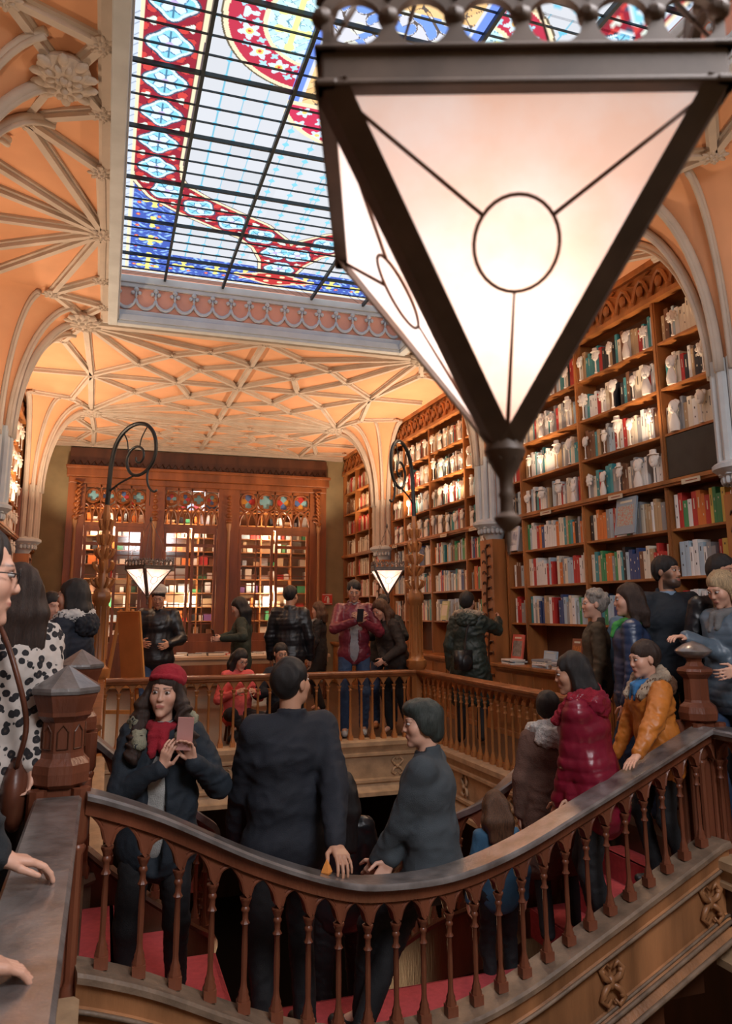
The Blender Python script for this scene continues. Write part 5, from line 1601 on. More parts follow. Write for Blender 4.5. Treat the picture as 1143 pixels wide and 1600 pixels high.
def person(label, loc, face, H=1.7, vox=.009, kind='m', skin=SKIN, hair='dark_brown', style='short', group=None,
           head=(0, 0, 0), lean=0, side_lean=0, handL=None, handR=None, dirL=None, dirR=None, palmL=None, palmR=None, curl=.5, thumb=.6,
           elbL=None, elbR=None, jacket=None, jdisp=None, jbulk=1.0, jlen=.0, trousers=None, shoes=None, beard=None, collar=None, hood=None, fur=None,
           legs=None, seat=None, shirt=None, hat=None, glasses=False, scarf=None, bend=0, hat_roll=None, hands=True, jopen=None, seed=0, long_len=.3):
    """loc: point on the floor; face: heading in degrees (0 looks along +y, positive turns to +x). hand targets in world space."""
    s = H / 1.72
    t = empty('person', loc, 0, label, 'person', group)
    t.location = loc
    fz = math.radians(face)
    F = Vector((math.sin(fz), math.cos(fz), 0)); Rr = Vector((math.cos(fz), -math.sin(fz), 0)); U = Vector((0, 0, 1))
    hip = .93 * s if seat is None else seat
    la = math.radians(lean); sl = math.radians(side_lean)
    SU = (U * math.cos(la) + F * math.sin(la)); SU = (SU * math.cos(sl) + Rr * math.sin(sl)).normalized()
    SF = (F - SU * F.dot(SU)).normalized(); SR = SF.cross(SU).normalized()
    pel = U * hip
    T = lambda x, y, z: pel + (SR * x + SF * y + SU * z) * s
    TR = np.array([SR, SF, SU]).T
    W = lambda p: Vector(p) - Vector(loc)
    sw = .168 if kind == 'm' else .150
    sh = {-1: T(-sw, -.01, .452), 1: T(sw, -.01, .452)}
    nb = T(0, -.02, .50)
    # head frame
    hy, hp, ht = [math.radians(a) for a in head]
    Rh = Matrix(((SR.x, SF.x, SU.x), (SR.y, SF.y, SU.y), (SR.z, SF.z, SU.z)))
    if lean > 5: # keep the head level unless told otherwise
        Rh = Matrix(((Rr.x, F.x, 0), (Rr.y, F.y, 0), (0, 0, 1)))
    Rh = Rh @ Matrix.Rotation(-hy, 3, 'Z') @ Matrix.Rotation(-hp, 3, 'X') @ Matrix.Rotation(ht, 3, 'Y')
    up = Rh @ Vector((0, 0, 1))
    HC = nb + SU * .055 * s + up * .115 * s + (Rh @ Vector((0, .015, 0))) * s
    HCn = np.array(HC); HRn = np.array(Rh)
    hs = s ** .5 * 1.0
    elbows = {}; wrists = {}
    for sg, hd, eh in ((-1, handL, elbL), (1, handR, elbR)):
        if hd is None: tgt = T(sg * .25, .06, -.09)
        else: tgt = W(hd)
        hint = Vector(eh) if eh is not None else (SR * sg * .6 - SF * .6 - U * .5)
        e, w_ = ik(sh[sg], tgt, .295 * s, .27 * s, hint)
        elbows[sg] = e; wrists[sg] = w_
    hipj = {sg: T(sg * .09, 0, -.02) for sg in (-1, 1)}
    feet = {}; knees = {}
    for i, sg in enumerate((-1, 1)):
        ft = W(legs[i]) if legs else (Rr * sg * .11 * s + F * (.05 if sg > 0 else -.06))
        an = Vector(ft) + U * .08 * s - F * .03
        k, a = ik(hipj[sg], an, .43 * s, .43 * s, F + Rr * sg * .15)
        feet[sg] = a; knees[sg] = k
    # body
    b = Sdf()
    bc = SKC[skin.name]; hcol = {'black': (.014, .011, .010), 'dark_brown': (.035, .020, .014), 'brown': (.09, .045, .025), 'blond': (.28, .18, .10), 'grey': (.25, .21, .18), 'grey_green': (.035, .03, .025)}[hair]
    head_prims(b, HCn, HRn, hs, vox, kind, 6 if beard else None)
    b.cap(nb - SU * .03 * s, HC - up * .07 * hs - (Rh @ Vector((0, .018, 0))) * hs, .056 * s if kind == 'm' else .047 * s, .050 * s if kind == 'm' else .042 * s, k=.02)
    b.ell(T(0, 0, .33), np.array((.15, .095, .17)) * s, TR); b.ell(T(0, 0, .10), np.array((.13, .09, .17)) * s, TR); b.ell(T(0, 0, -.02), np.array((.14, .10, .11)) * s, TR)
    for sg in (-1, 1):
        b.cap(T(0, -.01, .455), sh[sg], .05 * s, .05 * s); b.cap(sh[sg], elbows[sg], .045 * s, .036 * s); b.cap(elbows[sg], wrists[sg], .036 * s, .025 * s)
        b.cap(hipj[sg], knees[sg], .070 * s, .048 * s); b.cap(knees[sg], feet[sg], .048 * s, .034 * s); b.cap(feet[sg], feet[sg] + F * .10 * s - U * .045 * s, .032 * s, .026 * s)
        if hands:
            fd = (wrists[sg] - elbows[sg]).normalized()
            dd = (dirL if sg < 0 else dirR); pp = (palmL if sg < 0 else palmR)
            dd = Vector(dd) if dd is not None else fd
            pp = Vector(pp) if pp is not None else (-SR * sg * .9 + SF * .1 - U * .1)
            sd = 1 if (dd.cross(pp)).dot(SF * .8 - SR * sg * .6 + U * .2) > 0 else -1
            hand_prims(b, wrists[sg], dd, pp, sd, curl, s * (1.0 if kind == 'm' else .92), thumb=thumb)
    b.mesh('body', vox, [SKINM], None, t, face_tone(bc, HCn, HRn, hs, hcol, beard, vox))
    if vox < .0095:
        for sg in (-1, 1):
            e_ = MB(); g = lambda x, y, z: HC + (Rh @ Vector((x, y, z))) * hs
            e_.sphere(g(sg * .0305, .0788, .0105), (.0135 * hs, .0118 * hs, .0078 * hs), 0, 12, 8, Rh)
            e_.sphere(g(sg * .0305, .0888, .0110), (.0062 * hs, .0035 * hs, .0066 * hs), 1, 10, 6, Rh)
            e_.build('eye', [EYEW, IRIS], t, smooth=True)
    # hair
    hT = lambda x, y, z: HC + (Rh @ Vector((x, y, z))) * hs
    if style != 'none':
        h = Sdf(); hv = max(vox, .006)
        h.ell(hT(0, -.020, .046), np.array((.082, .098, .086)) * hs, HRn)
        h.ell(hT(0, -.050, .005), np.array((.076, .062, .075)) * hs, HRn, k=.03)
        if style in ('long', 'bob', 'longback', 'wavy'):
            L = {'bob': .17, 'long': long_len, 'longback': long_len, 'wavy': long_len}[style]
            for sg in (-1, 1):
                top = hT(sg * .066, -.005, .03)
                mid = hT(sg * .080, -.02, -.08); end = mid + Vector((0, 0, -(L - .06))) * s - F * .01 + SR * sg * .02 * s
                if style == 'wavy': mid = hT(sg * .102, .005, -.07); end = T(sg * .130, .135, .37); h.cap(mid, T(sg * .17, .04, .42), .036 * hs, .034 * hs, k=.03)
                h.cap(top, mid, .026 * hs, .034 * hs, k=.03); h.cap(mid, end, .034 * hs, (.026 if style != 'wavy' else .040) * hs, k=.03)
            bk = hT(0, -.075, -.06)
            for x in (-.045, 0, .045):
                a = hT(x, -.075, .0); c_ = hT(x * 1.3, -.085, -.10); e_ = c_ + Vector((0, 0, -(L - .08))) * s - SF * .012
                h.cap(a, c_, .045 * hs, .045 * hs, k=.03); h.cap(c_, e_, .045 * hs, .030 * hs, k=.03)
        if style == 'floppy':
            h.ell(hT(0, -.055, -.045), np.array((.070, .055, .06)) * hs, HRn, k=.03); h.ell(hT(0, .035, .085), np.array((.072, .065, .045)) * hs, HRn, k=.03)
            for sg in (-1, 1): h.ell(hT(sg * .072, -.01, -.005), np.array((.022, .045, .05)) * hs, HRn, k=.03)
        if style == 'bun': h.ell(hT(0, -.13, .05), np.array((.045, .04, .045)) * hs, HRn, k=.02)
        if style == 'curly':
            r = random.Random(seed + 9)
            for q in range(26):
                a = r.uniform(0, 2 * PI); z = r.uniform(-.35, 1)
                rr = math.sqrt(1 - z * z) if z > 0 else 1
                x, y = math.cos(a) * rr * .085, math.sin(a) * rr * .098 - .02
                if y > .03 and z < .45: continue
                h.ell(hT(x, y, .045 + z * .085), np.array((.022, .022, .022)) * hs, HRn, k=.008)
        zc = {'short': -.055, 'curly': -.055}.get(style, -.055)
        h.cut(hT(0, .085, zc), np.array((.066, .085, .105)) * hs, HRn, .01)
        if style in ('short', 'curly', 'bun'):
            for sg in (-1, 1): h.cut(hT(sg * .09, .012, -.055), np.array((.045, .05, .062)) * hs, HRn, .01)
            h.cuthalf(hT(0, 0, -.072), -(Rh @ Vector((0, -.25, 1))).normalized() * 1.0)
        if hat is not None: h.cuthalf(hT(0, 0, .072), (Rh @ Vector((0, -.34, 1))).normalized())
        h.mesh('hair', hv, [HAIRM[hair]], (lambda V, f=strands(.0035 * hs, seed): f(V) + (np.clip((HC.z - .02 - V[:, 2]) / .06, 0, 1) * .007 * np.sin(V[:, 2] * 110 + 5 * vnoise(V, 22, 2)) if style == 'wavy' else 0)), t)
    cv = max(vox, .010)
    # jacket
    if jacket is not None:
        j = Sdf(); B_ = jbulk
        j.ell(T(0, -.005, .34), np.array(((sw + .012) * B_, .125 * B_, .17)) * s, TR); j.ell(T(0, .0, .13), np.array((.165 * B_, .125 * B_, .21)) * s, TR, k=.04)
        j.ell(T(0, .0, -.04 - jlen * .3), np.array((.178 * B_, .135 * B_, .15 + jlen * .4)) * s, TR, k=.04)
        if jlen > .2:
            for sg in (-1, 1): j.cap(T(sg * .06, 0, 0), hipj[sg].lerp(knees[sg], .9 if seat is None else .3), .125 * s * B_, .12 * s * B_, k=.06)
        j.cap(T(-.10, -.02, .462), T(.10, -.02, .462), .056 * s * B_, k=.04)
        for sg in (-1, 1):
            j.cap(sh[sg], elbows[sg], .068 * s * B_, .056 * s * B_, k=.025); j.cap(elbows[sg], wrists[sg] - (wrists[sg] - elbows[sg]).normalized() * .012, .056 * s * B_, .040 * s * B_, k=.02)
        # collar
        for q in range(22):
            a = 2 * PI * q / 22
            if abs(((a + PI) % (2 * PI)) - PI - PI / 2) < .35: continue
            p = T(.066 * math.cos(a), .062 * math.sin(a) - .015, .515 + (.012 if math.sin(a) < 0 else -.022)); j.cap(p - SU * .03 * s, p + SU * .018 * s, .018 * s, .013 * s, k=.012)
        if jlen <= .2: j.cuthalf(T(0, 0, -.16 - jlen), -SU)
        if jopen is not None:
            j.cut(T(.0, .155, .10), np.array((.055, .075, .34)) * s, TR, .01)
        o = j.mesh('jacket', cv, [jacket], jdisp or fold(.006, 26, seed), t)
    if shirt is not None:
        q = Sdf(); q.ell(T(0, .012, .26), np.array((.145, .112, .22)) * s, TR); q.ell(T(0, .012, .0), np.array((.15, .118, .18)) * s, TR, k=.05)
        for a in range(20):
            an = 2 * PI * a / 20
            p = T(.052 * math.cos(an), .050 * math.sin(an) - .01, .515); q.cap(p - SU * .04 * s, p + SU * .008 * s, .012 * s, k=.010)
        q.mesh('shirt', cv, [shirt], fold(.004, 30, seed + 5), t)
    if hood is not None:
        q = Sdf()
        q.ell(T(0, -.12, .47), np.array((.135, .075, .095)) * s, TR, m=0)
        for a in range(11):
            an = PI + PI * a / 10
            p = T(.135 * math.cos(an), .105 * math.sin(an) - .005 + .0, .555 - .03 * abs(math.cos(an)))
            p2 = T(.135 * math.cos(an + .28), .105 * math.sin(an + .28) - .005, .555 - .03 * abs(math.cos(an + .28)))
            q.cap(p, p2, .046 * s, m=1, k=.01)
        for sg in (-1, 1): q.cap(T(sg * .140, 0, .53), T(sg * .095, .13, .42), .042 * s, .034 * s, m=1, k=.01)
        q.mesh('hood', cv, [hood, fur or hood], fuzz(.007 if fur else .003, seed), t)
    if scarf is not None:
        q = Sdf()
        for a in range(12):
            an = 2 * PI * a / 12
            q.cap(T(.070 * math.cos(an), .072 * math.sin(an) - .01, .495 + .01 * math.sin(an * 3)), T(.070 * math.cos(an + .53), .072 * math.sin(an + .53) - .01, .50), .029 * s, k=.015)
        q.cap(T(.03, .10, .48), T(.035, .125, .38), .030 * s, .024 * s, k=.02); q.cap(T(-.02, .10, .48), T(-.025, .13, .40), .030 * s, .024 * s, k=.02)
        q.mesh('scarf', cv, [scarf], fold(.006, 50, seed), t)
    if hat is not None:
        q = Sdf(); q.ell(hT(0, -.040, .070), np.array((.096, .100, .078)) * hs, HRn)
        R12 = [(math.cos(a), math.sin(a)) for a in np.linspace(0, 2 * PI, 17)]
        for (a0, b0), (a1, b1) in zip(R12[:-1], R12[1:]):
            q.cap(hT(a0 * .080, b0 * .094 - .024, .062 + .028 * b0), hT(a1 * .080, b1 * .094 - .024, .062 + .028 * b1), .013 * hs, k=.008)
        q.cuthalf(hT(0, 0, .045), -(Rh @ Vector((0, -.30, 1))).normalized())
        q.mesh('hat', max(vox, .007), [hat], fuzz(.0018, seed), t)
    if trousers is not None:
        q = Sdf(); q.ell(T(0, 0, -.02), np.array((.158, .118, .12)) * s, TR)
        for sg in (-1, 1):
            q.cap(hipj[sg], knees[sg], .092 * s, .066 * s, k=.03); q.cap(knees[sg], feet[sg], .066 * s, .052 * s, k=.02)
        q.mesh('trousers', cv, [trousers], fold(.005, 30, seed + 2), t)
    if shoes is not None:
        for sg in (-1, 1):
            q = Sdf(); f0 = feet[sg] - U * .045 * s
            q.cap(f0 - F * .03, f0 + F * .15 * s, .036 * s, .032 * s); q.cap(feet[sg] + U * .02, f0, .045 * s, .04 * s)
            q.cuthalf(Vector((0, 0, f0.z - .034 * s)), -U)
            q.mesh('shoe', cv, [shoes], None, t)
    if glasses:
        g = MB()
        for sg in (-1, 1):
            g.tube([hT(sg * .031 + .022 * math.cos(a), .100, .010 + .018 * math.sin(a)) for a in np.linspace(0, 2 * PI, 17)], .0016, 5)
            g.tube([hT(sg * .053, .100, .013), hT(sg * .072, .07, .013), hT(sg * .078, .0, .010)], .0016, 5)
        g.tube([hT(-.009, .101, .012), hT(0, .103, .015), hT(.009, .101, .012)], .0016, 5)
        g.build('glasses', mat('black_frame', (.02, .02, .02), .3), t)
    t['hd'] = 0
    del t['hd']
    return dict(root=t, T=T, hT=lambda x, y, z: hT(x, y, z) + Vector(loc), W=wrists, E=elbows, s=s, loc=Vector(loc), SR=SR, SF=SF, SU=SU)
def phone(label, p, u, f, col=(.03, .03, .035), back=None, w_=.074, h=.15):
    """p centre, u long axis, f direction the screen faces"""
    u = Vector(u).normalized(); f = Vector(f); f = (f - u * f.dot(u)).normalized(); r = u.cross(f)
    b = MB(); R = Matrix((r, f, u)).transposed()
    b.box((0, 0, 0), (w_, .008, h), R, 0)
    b.box(R @ Vector((0, .0045, 0)), (w_ * .9, .001, h * .86), R, 1)
    b.lathe([(.006, -.0055), (.006, -.0040)], R @ Vector((-w_ * .28, 0, h * .40)), 10, 1, R @ Matrix.Rotation(PI / 2, 3, 'X'))
    o = b.build('smartphone', [mat('phone_case_%d' % int(col[0] * 100), col, .35, .3), mat('phone_screen', (.02, .02, .025), .1)], bevel=.002)
    o.location = p
    return tag(o, label, 'phone')
NAVY = cloth('navy_cotton_jacket', (.010, .013, .021)); BLACKC = cloth('black_quilted_nylon', (.012, .013, .016), .38, .1, 60)
OLIVE = cloth('dark_olive_jacket', (.022, .030, .020)); BURG = cloth('burgundy_satin_jacket', (.16, .020, .035), .38, .1, 60)
GREYK = cloth('blue_grey_knit', (.065, .080, .092), .95, .6, 350); JEANS = cloth('blue_denim', (.03, .06, .13)); BLK = cloth('black_trousers', (.010, .010, .012))
CRIM = cloth('crimson_puffer_nylon', (.20, .010, .028), .33, .12, 50); ORNG = cloth('orange_nylon', (.52, .17, .025), .45, .15, 60)
BROWNC = cloth('brown_soft_coat', (.13, .068, .050), .95, .5, 120); BLUEP = cloth('blue_puffer_nylon', (.022, .045, .105), .36, .1, 60)
FURW = cloth('white_fur', (.62, .60, .57), .95, .8, 160, .3); FURG = cloth('grey_green_fur', (.30, .29, .20), .95, .8, 160, .4); FURT = cloth('tan_fur', (.42, .33, .24), .95, .8, 160, .4)
REDW = cloth('red_wool', (.36, .015, .03), .95, .7, 260); GREYW = cloth('pale_grey_wool', (.42, .42, .40), .95, .6, 200, .4); GREYC = cloth('grey_cap_cotton', (.40, .37, .33), .85)
DENB = cloth('blue_scarf_cotton', (.04, .18, .40)); GREENS = cloth('green_scarf', (.05, .30, .06)); TSHIRT = cloth('black_shirt', (.02, .02, .025)); GREYT = cloth('grey_shirt', (.30, .30, .32))
PINK = cloth('coral_coat', (.75, .12, .11)); SHOEW = cloth('pale_sneaker', (.5, .5, .48)); SHOEO = cloth('tan_leather_shoe', (.48, .17, .05), .5, .1); SHOEB = cloth('black_shoe', (.02, .018, .016), .5, .1)
PUFG = cloth('steel_blue_puffer', (.09, .13, .17), .4, .1, 60)
# leopard print
LEO = bpy.data.materials.new('leopard_print_fur'); n, l = nt(LEO); bs = n['Principled BSDF']; bs.inputs['Roughness'].default_value = .95
tc = n.new('ShaderNodeTexCoord'); vo = n.new('ShaderNodeTexVoronoi'); vo.inputs['Scale'].default_value = 28; nz = n.new('ShaderNodeTexNoise'); nz.inputs['Scale'].default_value = 26
ad = n.new('ShaderNodeMath'); ad.operation = 'MULTIPLY_ADD'; ad.inputs[1].default_value = .45; cr = n.new('ShaderNodeValToRGB'); e = cr.color_ramp.elements
e[0].position = .0; e[0].color = (.25, .18, .13, 1); e[1].position = .36; e[1].color = (.025, .022, .025, 1)
q = cr.color_ramp.elements.new(.67); q.color = (.02, .02, .022, 1); q = cr.color_ramp.elements.new(.70); q.color = (.56, .50, .45, 1)
cr.color_ramp.elements[1].position = .40
l.new(tc.outputs['Object'], vo.inputs[0]); l.new(tc.outputs['Object'], nz.inputs[0]); l.new(nz.outputs[0], ad.inputs[0]); l.new(vo.outputs['Distance'], ad.inputs[2]); l.new(ad.outputs[0], cr.inputs[0]); l.new(cr.outputs[0], bs.inputs['Base Color'])

# ---- on the stairs -------------------------------------------------
P = person('woman in a crimson beret and fur-trimmed parka photographing with a rose phone', (.31, 4.12, -.47), 192, 1.60, .005, 'f', SKIN, 'dark_brown', 'wavy',
           head=(6, 0, -3), handL=(.44, 3.90, .72), handR=(.30, 3.92, .70), dirL=(-.30, -.25, .9), dirR=(.22, -.25, .92), palmL=(-.6, -.7, .1), palmR=(.5, .3, .3), curl=.45,
           elbL=(.7, .2, -1), elbR=(-.7, .1, -1), jacket=cloth('navy_parka', (.012, .020, .030)), jbulk=1.22, jlen=.12, trousers=BLK, shoes=SHOEB, hood=cloth('navy_parka', (.012, .020, .030)), fur=FURG, hat=REDW, scarf=REDW, shirt=GREYW, jopen=1, seed=3, long_len=.30)
phone('rose gold phone held up by the woman in the crimson beret', (.395, 3.87, .855), (.04, -.10, 1), (.2, 1, .1), (.60, .30, .27))
P = person('man in a navy jacket seen from behind, hand on the front handrail', (.93, 4.02, -.62), -8, 1.80, .0055, 'm', SKIN2, 'black', 'short',
           head=(62, -4, 0), handR=(1.07, 3.60, .262), elbR=(.9, .2, .2), dirR=(.10, -.85, -.35), palmR=(-.05, -.35, -.9), handL=(.70, 4.25, .24), curl=.45, jacket=NAVY, jbulk=1.27, jlen=.06, trousers=BLK, shoes=SHOEB, seed=5, jdisp=fold(.008, 16, 4))
P = person('man in a blue-grey knitted sweater with dark floppy hair, seen in left profile', (1.67, 3.92, -.62), -58, 1.68, .0055, 'm', SKIN, 'grey_green', 'floppy',
           head=(-22, 2, 0), lean=4, seat=.80, legs=[(1.30, 4.06, -.62), (1.22, 3.86, -.62)], handR=(1.34, 3.90, .02), handL=(1.36, 4.1, .02), elbR=(.5, -.6, -.6), jacket=GREYK, jbulk=1.2, jlen=.05, trousers=BLK, shoes=SHOEB, shirt=TSHIRT, seed=6, jdisp=fold(.004, 20, 4))
P = person('dark-haired person low on the middle flight, between the navy jacket and grey sweater', (1.42, 4.72, -1.12), 10, 1.58, .010, 'f', SKIN, 'black', 'long', head=(0, 0, 0), jacket=BLACKC, trousers=BLK, seed=7)
P = person('woman in a crimson puffer jacket with straight black hair on the right flight', (2.74, 4.02, -.47), -48, 1.64, .006, 'f', SKIN2, 'black', 'bob',
           head=(-16, 10, 0), lean=10, handL=(2.55, 4.15, .25), handR=(2.50, 3.95, .22), jacket=CRIM, jbulk=1.28, jlen=.14, trousers=BLK, shoes=SHOEB, hood=CRIM, fur=cloth('crimson_fur', (.33, .012, .03), .95, .8, 160, .4), seed=8, jdisp=puffer(.0075, .085, 2))
P = person('small person in a brown coat with a white hood down, beside the crimson jacket', (2.75, 4.50, -.55), 20, 1.44, .009, 'f', SKIN, 'black', 'short',
           head=(10, 15, 0), lean=8, jacket=BROWNC, jbulk=1.22, jlen=.3, trousers=BLK, hood=FURW, fur=FURW, seed=9)
P = person('child with straight brown hair on the middle flight, below the brown coat', (2.30, 4.42, -.84), 10, 1.17, .009, 'f', SKIN, 'brown', 'longback', head=(0, 25, 0), jacket=cloth('blue_child_coat', (.03, .10, .18)), trousers=BLK, seed=10, long_len=.22)
P = person('boy in an orange jacket with a fur hood resting his hand on the rail', (3.27, 4.12, -.20), -78, 1.42, .0055, 'm', SKIN, 'dark_brown', 'short',
           head=(-8, 10, 0), lean=6, handL=(2.90, 3.85, .60), elbL=(.3, -.8, -.6), dirL=(-.75, -.35, -.30), palmL=(-.1, -.2, -1), curl=.18, handR=(3.1, 4.4, .4), jacket=ORNG, jbulk=1.22, jlen=.10, trousers=BLK, shoes=SHOEB, hood=cloth('brown_hood', (.10, .045, .02)), fur=FURT, scarf=DENB, seed=11, jdisp=fold(.010, 24, 3))
# ---- right gallery --------------------------------------------------
P = person('woman in a quilted blue jacket with dark bob and green scarf, right newel', (3.62, 4.78, 0), -52, 1.60, .008, 'f', SKIN, 'dark_brown', 'bob', head=(-10, 4, 0), jacket=BLUEP, jbulk=1.16, jlen=.05, trousers=JEANS, scarf=GREENS, seed=12, jdisp=puffer(.004, .05, 2))
P = person('older woman with curly grey hair looking left, behind the quilted blue jacket', (3.82, 5.50, 0), -60, 1.57, .008, 'f', SKIN, 'grey', 'curly', head=(-8, 0, 0), jacket=cloth('olive_brown_coat', (.07, .05, .028)), trousers=BLK, seed=13)
P = person('bearded dark-haired man in a black coat over a pale blue collar', (4.12, 4.95, 0), -168, 1.83, .007, 'm', SKIN2, 'black', 'short', head=(-30, 0, 0), beard=True, jacket=cloth('blue_black_coat', (.012, .018, .026)), jbulk=1.2, trousers=BLK, shirt=cloth('pale_blue_shirt', (.20, .30, .42)), seed=14)
P = person('person with black hair turned away behind the bearded man', (4.16, 5.42, 0), 30, 1.62, .009, 'f', SKIN, 'black', 'bob', head=(0, 6, 0), jacket=cloth('faded_blue_jacket', (.14, .22, .30)), jbulk=1.1, trousers=JEANS, seed=15)
P = person('blond woman in a steel-blue puffer jacket, looking down at the right edge', (3.93, 4.16, 0), -94, 1.68, .007, 'f', SKIN, 'blond', 'bob', head=(0, 22, 0), handR=(3.60, 4.20, 1.24), elbR=(0, -.6, -.8), dirR=(-.9, -.1, .1), palmR=(0, 0, -1), handL=(3.72, 3.9, 1.05), jacket=PUFG, jbulk=1.2, trousers=JEANS, scarf=cloth('grey_cowl', (.16, .16, .16)), seed=16, jdisp=puffer(.005, .06, 2))
P = person('dark-haired man at the top right edge, partly behind the blond woman', (4.09, 4.36, 0), -165, 1.80, .008, 'm', SKIN2, 'black', 'short', head=(-20, 6, 0), jacket=BLACKC, trousers=BLK, seed=17)
P = person('woman in a dark green parka with tan fur hood, back turned at the bookcase', (3.86, 7.92, 0), 38, 1.62, .009, 'f', SKIN, 'black', 'short', head=(10, -6, 0), handR=(4.33, 8.1, 1.32), elbR=(.7, -.2, -.8), jacket=cloth('dark_green_parka', (.022, .035, .028), .5, .15, 60), jbulk=1.25, jlen=.22, trousers=BLK, hood=cloth('dark_green_parka', (.022, .035, .028)), fur=FURT, seed=18, jdisp=fold(.010, 20, 3))
# ---- far gallery ----------------------------------------------------
P = person('man in a pale flat cap and black puffer jacket behind the easel', (.60, 9.45, 0), 188, 1.72, .009, 'm', SKIN2, 'black', 'short', head=(0, 24, 0), handR=(.42, 9.15, 1.08), handL=(.72, 9.18, 1.06), jacket=BLACKC, jbulk=1.2, trousers=JEANS, hat=GREYC, seed=19, jdisp=puffer(.004, .07, 2), beard=None)
P = person('woman with long black hair and a dark green jacket looking at her phone', (1.64, 9.78, 0), -72, 1.60, .009, 'f', SKIN, 'black', 'long', head=(-5, 24, 0), handR=(1.32, 9.62, 1.10), handL=(1.36, 9.50, 1.10), jacket=OLIVE, jbulk=1.1, jlen=.1, trousers=BLK, seed=20)
phone('dark phone in the hands of the woman with long black hair', (1.27, 9.56, 1.14), (-.3, -.2, .9), (1, .2, .4))
P = person('man in a black quilted jacket seen from behind near the window screen', (2.22, 9.62, 0), 24, 1.73, .009, 'm', SKIN2, 'black', 'short', head=(20, 4, 0), jacket=BLACKC, jbulk=1.22, trousers=BLK, seed=21, jdisp=puffer(.004, .05, 2), shoes=SHOEB)
P = person('distant brown-haired woman in a dark coat next to the fire sign', (3.02, 11.2, 0), -60, 1.55, .010, 'f', SKIN, 'brown', 'bob', head=(0, 10, 0), jacket=cloth('black_wool_coat', (.015, .014, .016)), jlen=.3, trousers=BLK, scarf=GREYW, seed=22)
P = person('man in a burgundy satin jacket typing on his phone at the far balustrade', (2.84, 8.92, 0), 196, 1.79, .008, 'm', SKIN2, 'black', 'short', head=(0, 22, 0), handR=(2.76, 8.62, 1.30), handL=(2.86, 8.64, 1.29), dirR=(.5, -.2, .5), dirL=(-.5, -.2, .5), palmR=(.6, .5, .2), palmL=(-.6, .5, .2), elbR=(-.8, .1, -.7), elbL=(.8, .1, -.7), jacket=BURG, jbulk=1.08, jopen=1, shirt=GREYT, trousers=JEANS, shoes=SHOEW, seed=23)
phone('black phone held by the man in the burgundy jacket', (2.80, 8.56, 1.37), (0, -.25, 1), (.1, 1, .3))
P = person('dark-bearded man photographing with a phone behind the burgundy jacket', (3.40, 9.42, 0), 205, 1.62, .010, 'm', SKIN2, 'black', 'short', head=(0, 14, 0), beard=True, handR=(3.28, 9.12, 1.26), handL=(3.38, 9.14, 1.26), jacket=cloth('charcoal_coat', (.02, .022, .025)), jbulk=1.15, trousers=JEANS, seed=24, shoes=SHOEO)
phone('phone held up by the dark-bearded man on the far gallery', (3.31, 9.08, 1.34), (1, .2, .1), (.1, 1, .2))
P = person('brown-haired woman stooping beside the right lamp post in a dark jacket', (3.36, 8.86, 0), -110, 1.60, .009, 'f', SKIN, 'brown', 'long', head=(0, 30, 0), lean=24, handR=(3.14, 8.74, .86), handL=(3.12, 8.64, .86), jacket=cloth('brown_black_jacket', (.035, .024, .018)), jbulk=1.15, trousers=BLK, seed=25)
P = person('woman with glasses and a coral coat sitting behind the far balustrade', (1.47, 8.92, 0), 170, 1.52, .009, 'f', SKIN, 'black', 'long', head=(-14, 26, 0), seat=.31, legs=[(1.38, 8.62, 0), (1.58, 8.62, 0)], handR=(1.42, 8.70, .55), handL=(1.62, 8.70, .55), jacket=PINK, jbulk=1.1, trousers=BLK, glasses=True, seed=26)
P = person('seated man with glasses, black hair and navy jacket, beneath the black quilted jacket', (1.97, 8.98, 0), 150, 1.62, .009, 'm', SKIN2, 'black', 'short', head=(22, 10, 0), seat=.31, legs=[(1.88, 8.66, 0), (2.1, 8.66, 0)], handR=(1.90, 8.72, .55), handL=(2.1, 8.72, .55), jacket=NAVY, jbulk=1.1, trousers=BLK, glasses=True, seed=27)
# ---- left gallery ---------------------------------------------------
P = person('dark-haired woman in a navy coat with a pale fur hood, left of the lamp post', (-.21, 5.75, 0), -64, 1.64, .008, 'f', SKIN, 'black', 'bob', head=(-8, 4, 0), jacket=cloth('midnight_blue_coat', (.014, .02, .034)), jbulk=1.2, jlen=.1, trousers=BLK, hood=NAVY, fur=FURW, seed=28)
P = person('woman with black hair and a bright red scarf, behind the leopard coat', (-.42, 7.0, 0), 150, 1.58, .010, 'f', SKIN, 'black', 'bob', head=(0, 10, 0), jacket=cloth('black_wool_coat', (.015, .014, .016)), trousers=BLK, scarf=REDW, seed=29)
P = person('woman in a leopard print fur coat with long brown hair, back turned', (-.36, 3.62, 0), -36, 1.62, .007, 'f', SKIN, 'dark_brown', 'long', head=(6, 4, 0), handR=(-.235, 3.46, .80), elbR=(.8, -.5, -.4), jacket=LEO, jbulk=1.30, jlen=.16, trousers=BLK, seed=30, jdisp=fuzz(.003, 3), long_len=.34)
lw = P
P = person('man with glasses in profile at the left edge, both hands on the broad rail', (-.44, 1.95, 0), 72, 1.635, .0045, 'm', SKIN, 'black', 'short', head=(10, 6, 0), lean=16, beard=None,
           handR=(-.215, 1.72, .768), handL=(-.205, 2.29, .768), dirR=(.82, .32, -.22), dirL=(.80, .30, -.22), palmR=(.1, 0, -1), palmL=(.1, 0, -1), curl=.42, elbR=(-.6, -.7, -.2), elbL=(-.3, .9, -.3), jacket=cloth('slate_black_jacket', (.018, .022, .026)), jbulk=1.12, trousers=BLK, glasses=True, shirt=cloth('rust_shirt', (.25, .03, .015)), seed=31)
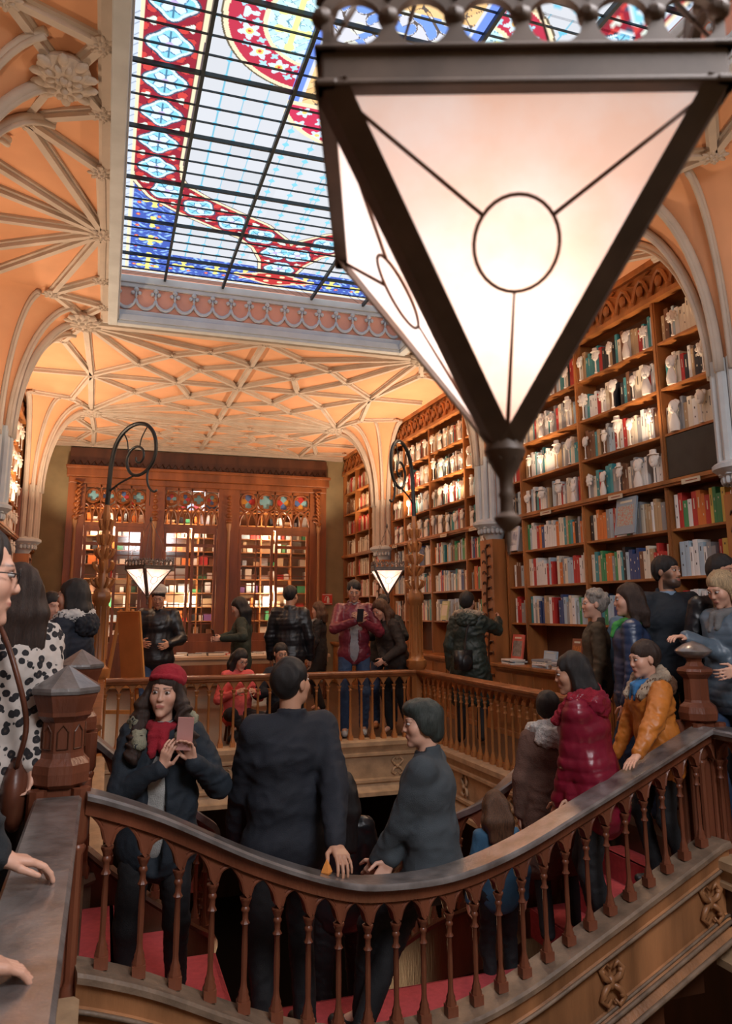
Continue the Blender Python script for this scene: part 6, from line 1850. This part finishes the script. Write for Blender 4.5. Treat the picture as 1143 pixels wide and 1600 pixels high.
# shoulder bag of the leopard coat
t = empty('shoulder_bag', (-.16, 3.42, 0), 0, 'brown leather shoulder bag hanging at the side of the leopard coat', 'bag')
b = MB(); b.sphere((-.13, .06, .72), (.055, .11, .14), seg=14, ring=10); b.build('pouch', mat('brown_leather', (.11, .035, .018), .4, 0, .3, 10, (1, 1, 1), .1, 40), t, smooth=True)
b = MB(); b.tube(smoothline([(-.13, .0, .82), (-.10, -.06, 1.0), (-.16, -.06, 1.22), (-.24, .04, 1.38), (-.27, .2, 1.36), (-.2, .2, 1.1), (-.13, .14, .84)], 6), .011, 6); b.build('strap', mat('brown_leather', (.11, .035, .018), .4), t, smooth=True)
# stools for the two seated visitors
for (x, y, lb) in ((1.47, 8.95, 'low dark stool under the woman in the coral coat'), (1.97, 9.0, 'low dark stool under the seated man with glasses')):
    t = empty('stool', (x, y, 0), 0, lb, 'stool')
    b = MB(); b.lathe([(.17, .25), (.18, .26), (.18, .29), (.16, .30)], (0, 0, 0), 16); b.build('seat', W_DARK, t)
    for k in range(4):
        b = MB(); a = PI / 4 + k * PI / 2; b.tube([(.15 * math.cos(a), .15 * math.sin(a), 0), (.12 * math.cos(a), .12 * math.sin(a), .26)], .016, 6); b.build('leg', W_DARK, t)

b = MB(); b.lathe([(.02, 0), (.026, .01), (.018, .03), (.003, .06)], (0, 0, 0), 4); o = b.build('crumpled_paper', mat('orange_paper', (.75, .28, .06), .6)); o.location = (1.0, front_y(1.0) + .0, front_z(1.0) + .001)
tag(o, 'small crumpled orange paper on the handrail beside the navy jacket', 'paper')
t = empty('rucksack', (3.70, 7.80, 0), 0, 'small black bag slung at the hip of the dark green parka', 'bag')
b = MB(); b.box((-.02, -.10, .90), (.22, .09, .20), Matrix.Rotation(.5, 3, 'Z')); b.sphere((-.02, -.12, .87), (.10, .06, .09), seg=14, ring=10); b.build('pouch', cloth('black_bag_nylon', (.012, .012, .014), .4, .1, 60), t, smooth=True)
b = MB(); b.tube([(.0, -.10, 1.0), (.05, -.06, 1.2), (.16, .02, 1.40)], .012, 6); b.build('strap', cloth('black_bag_nylon', (.012, .012, .014)), t)
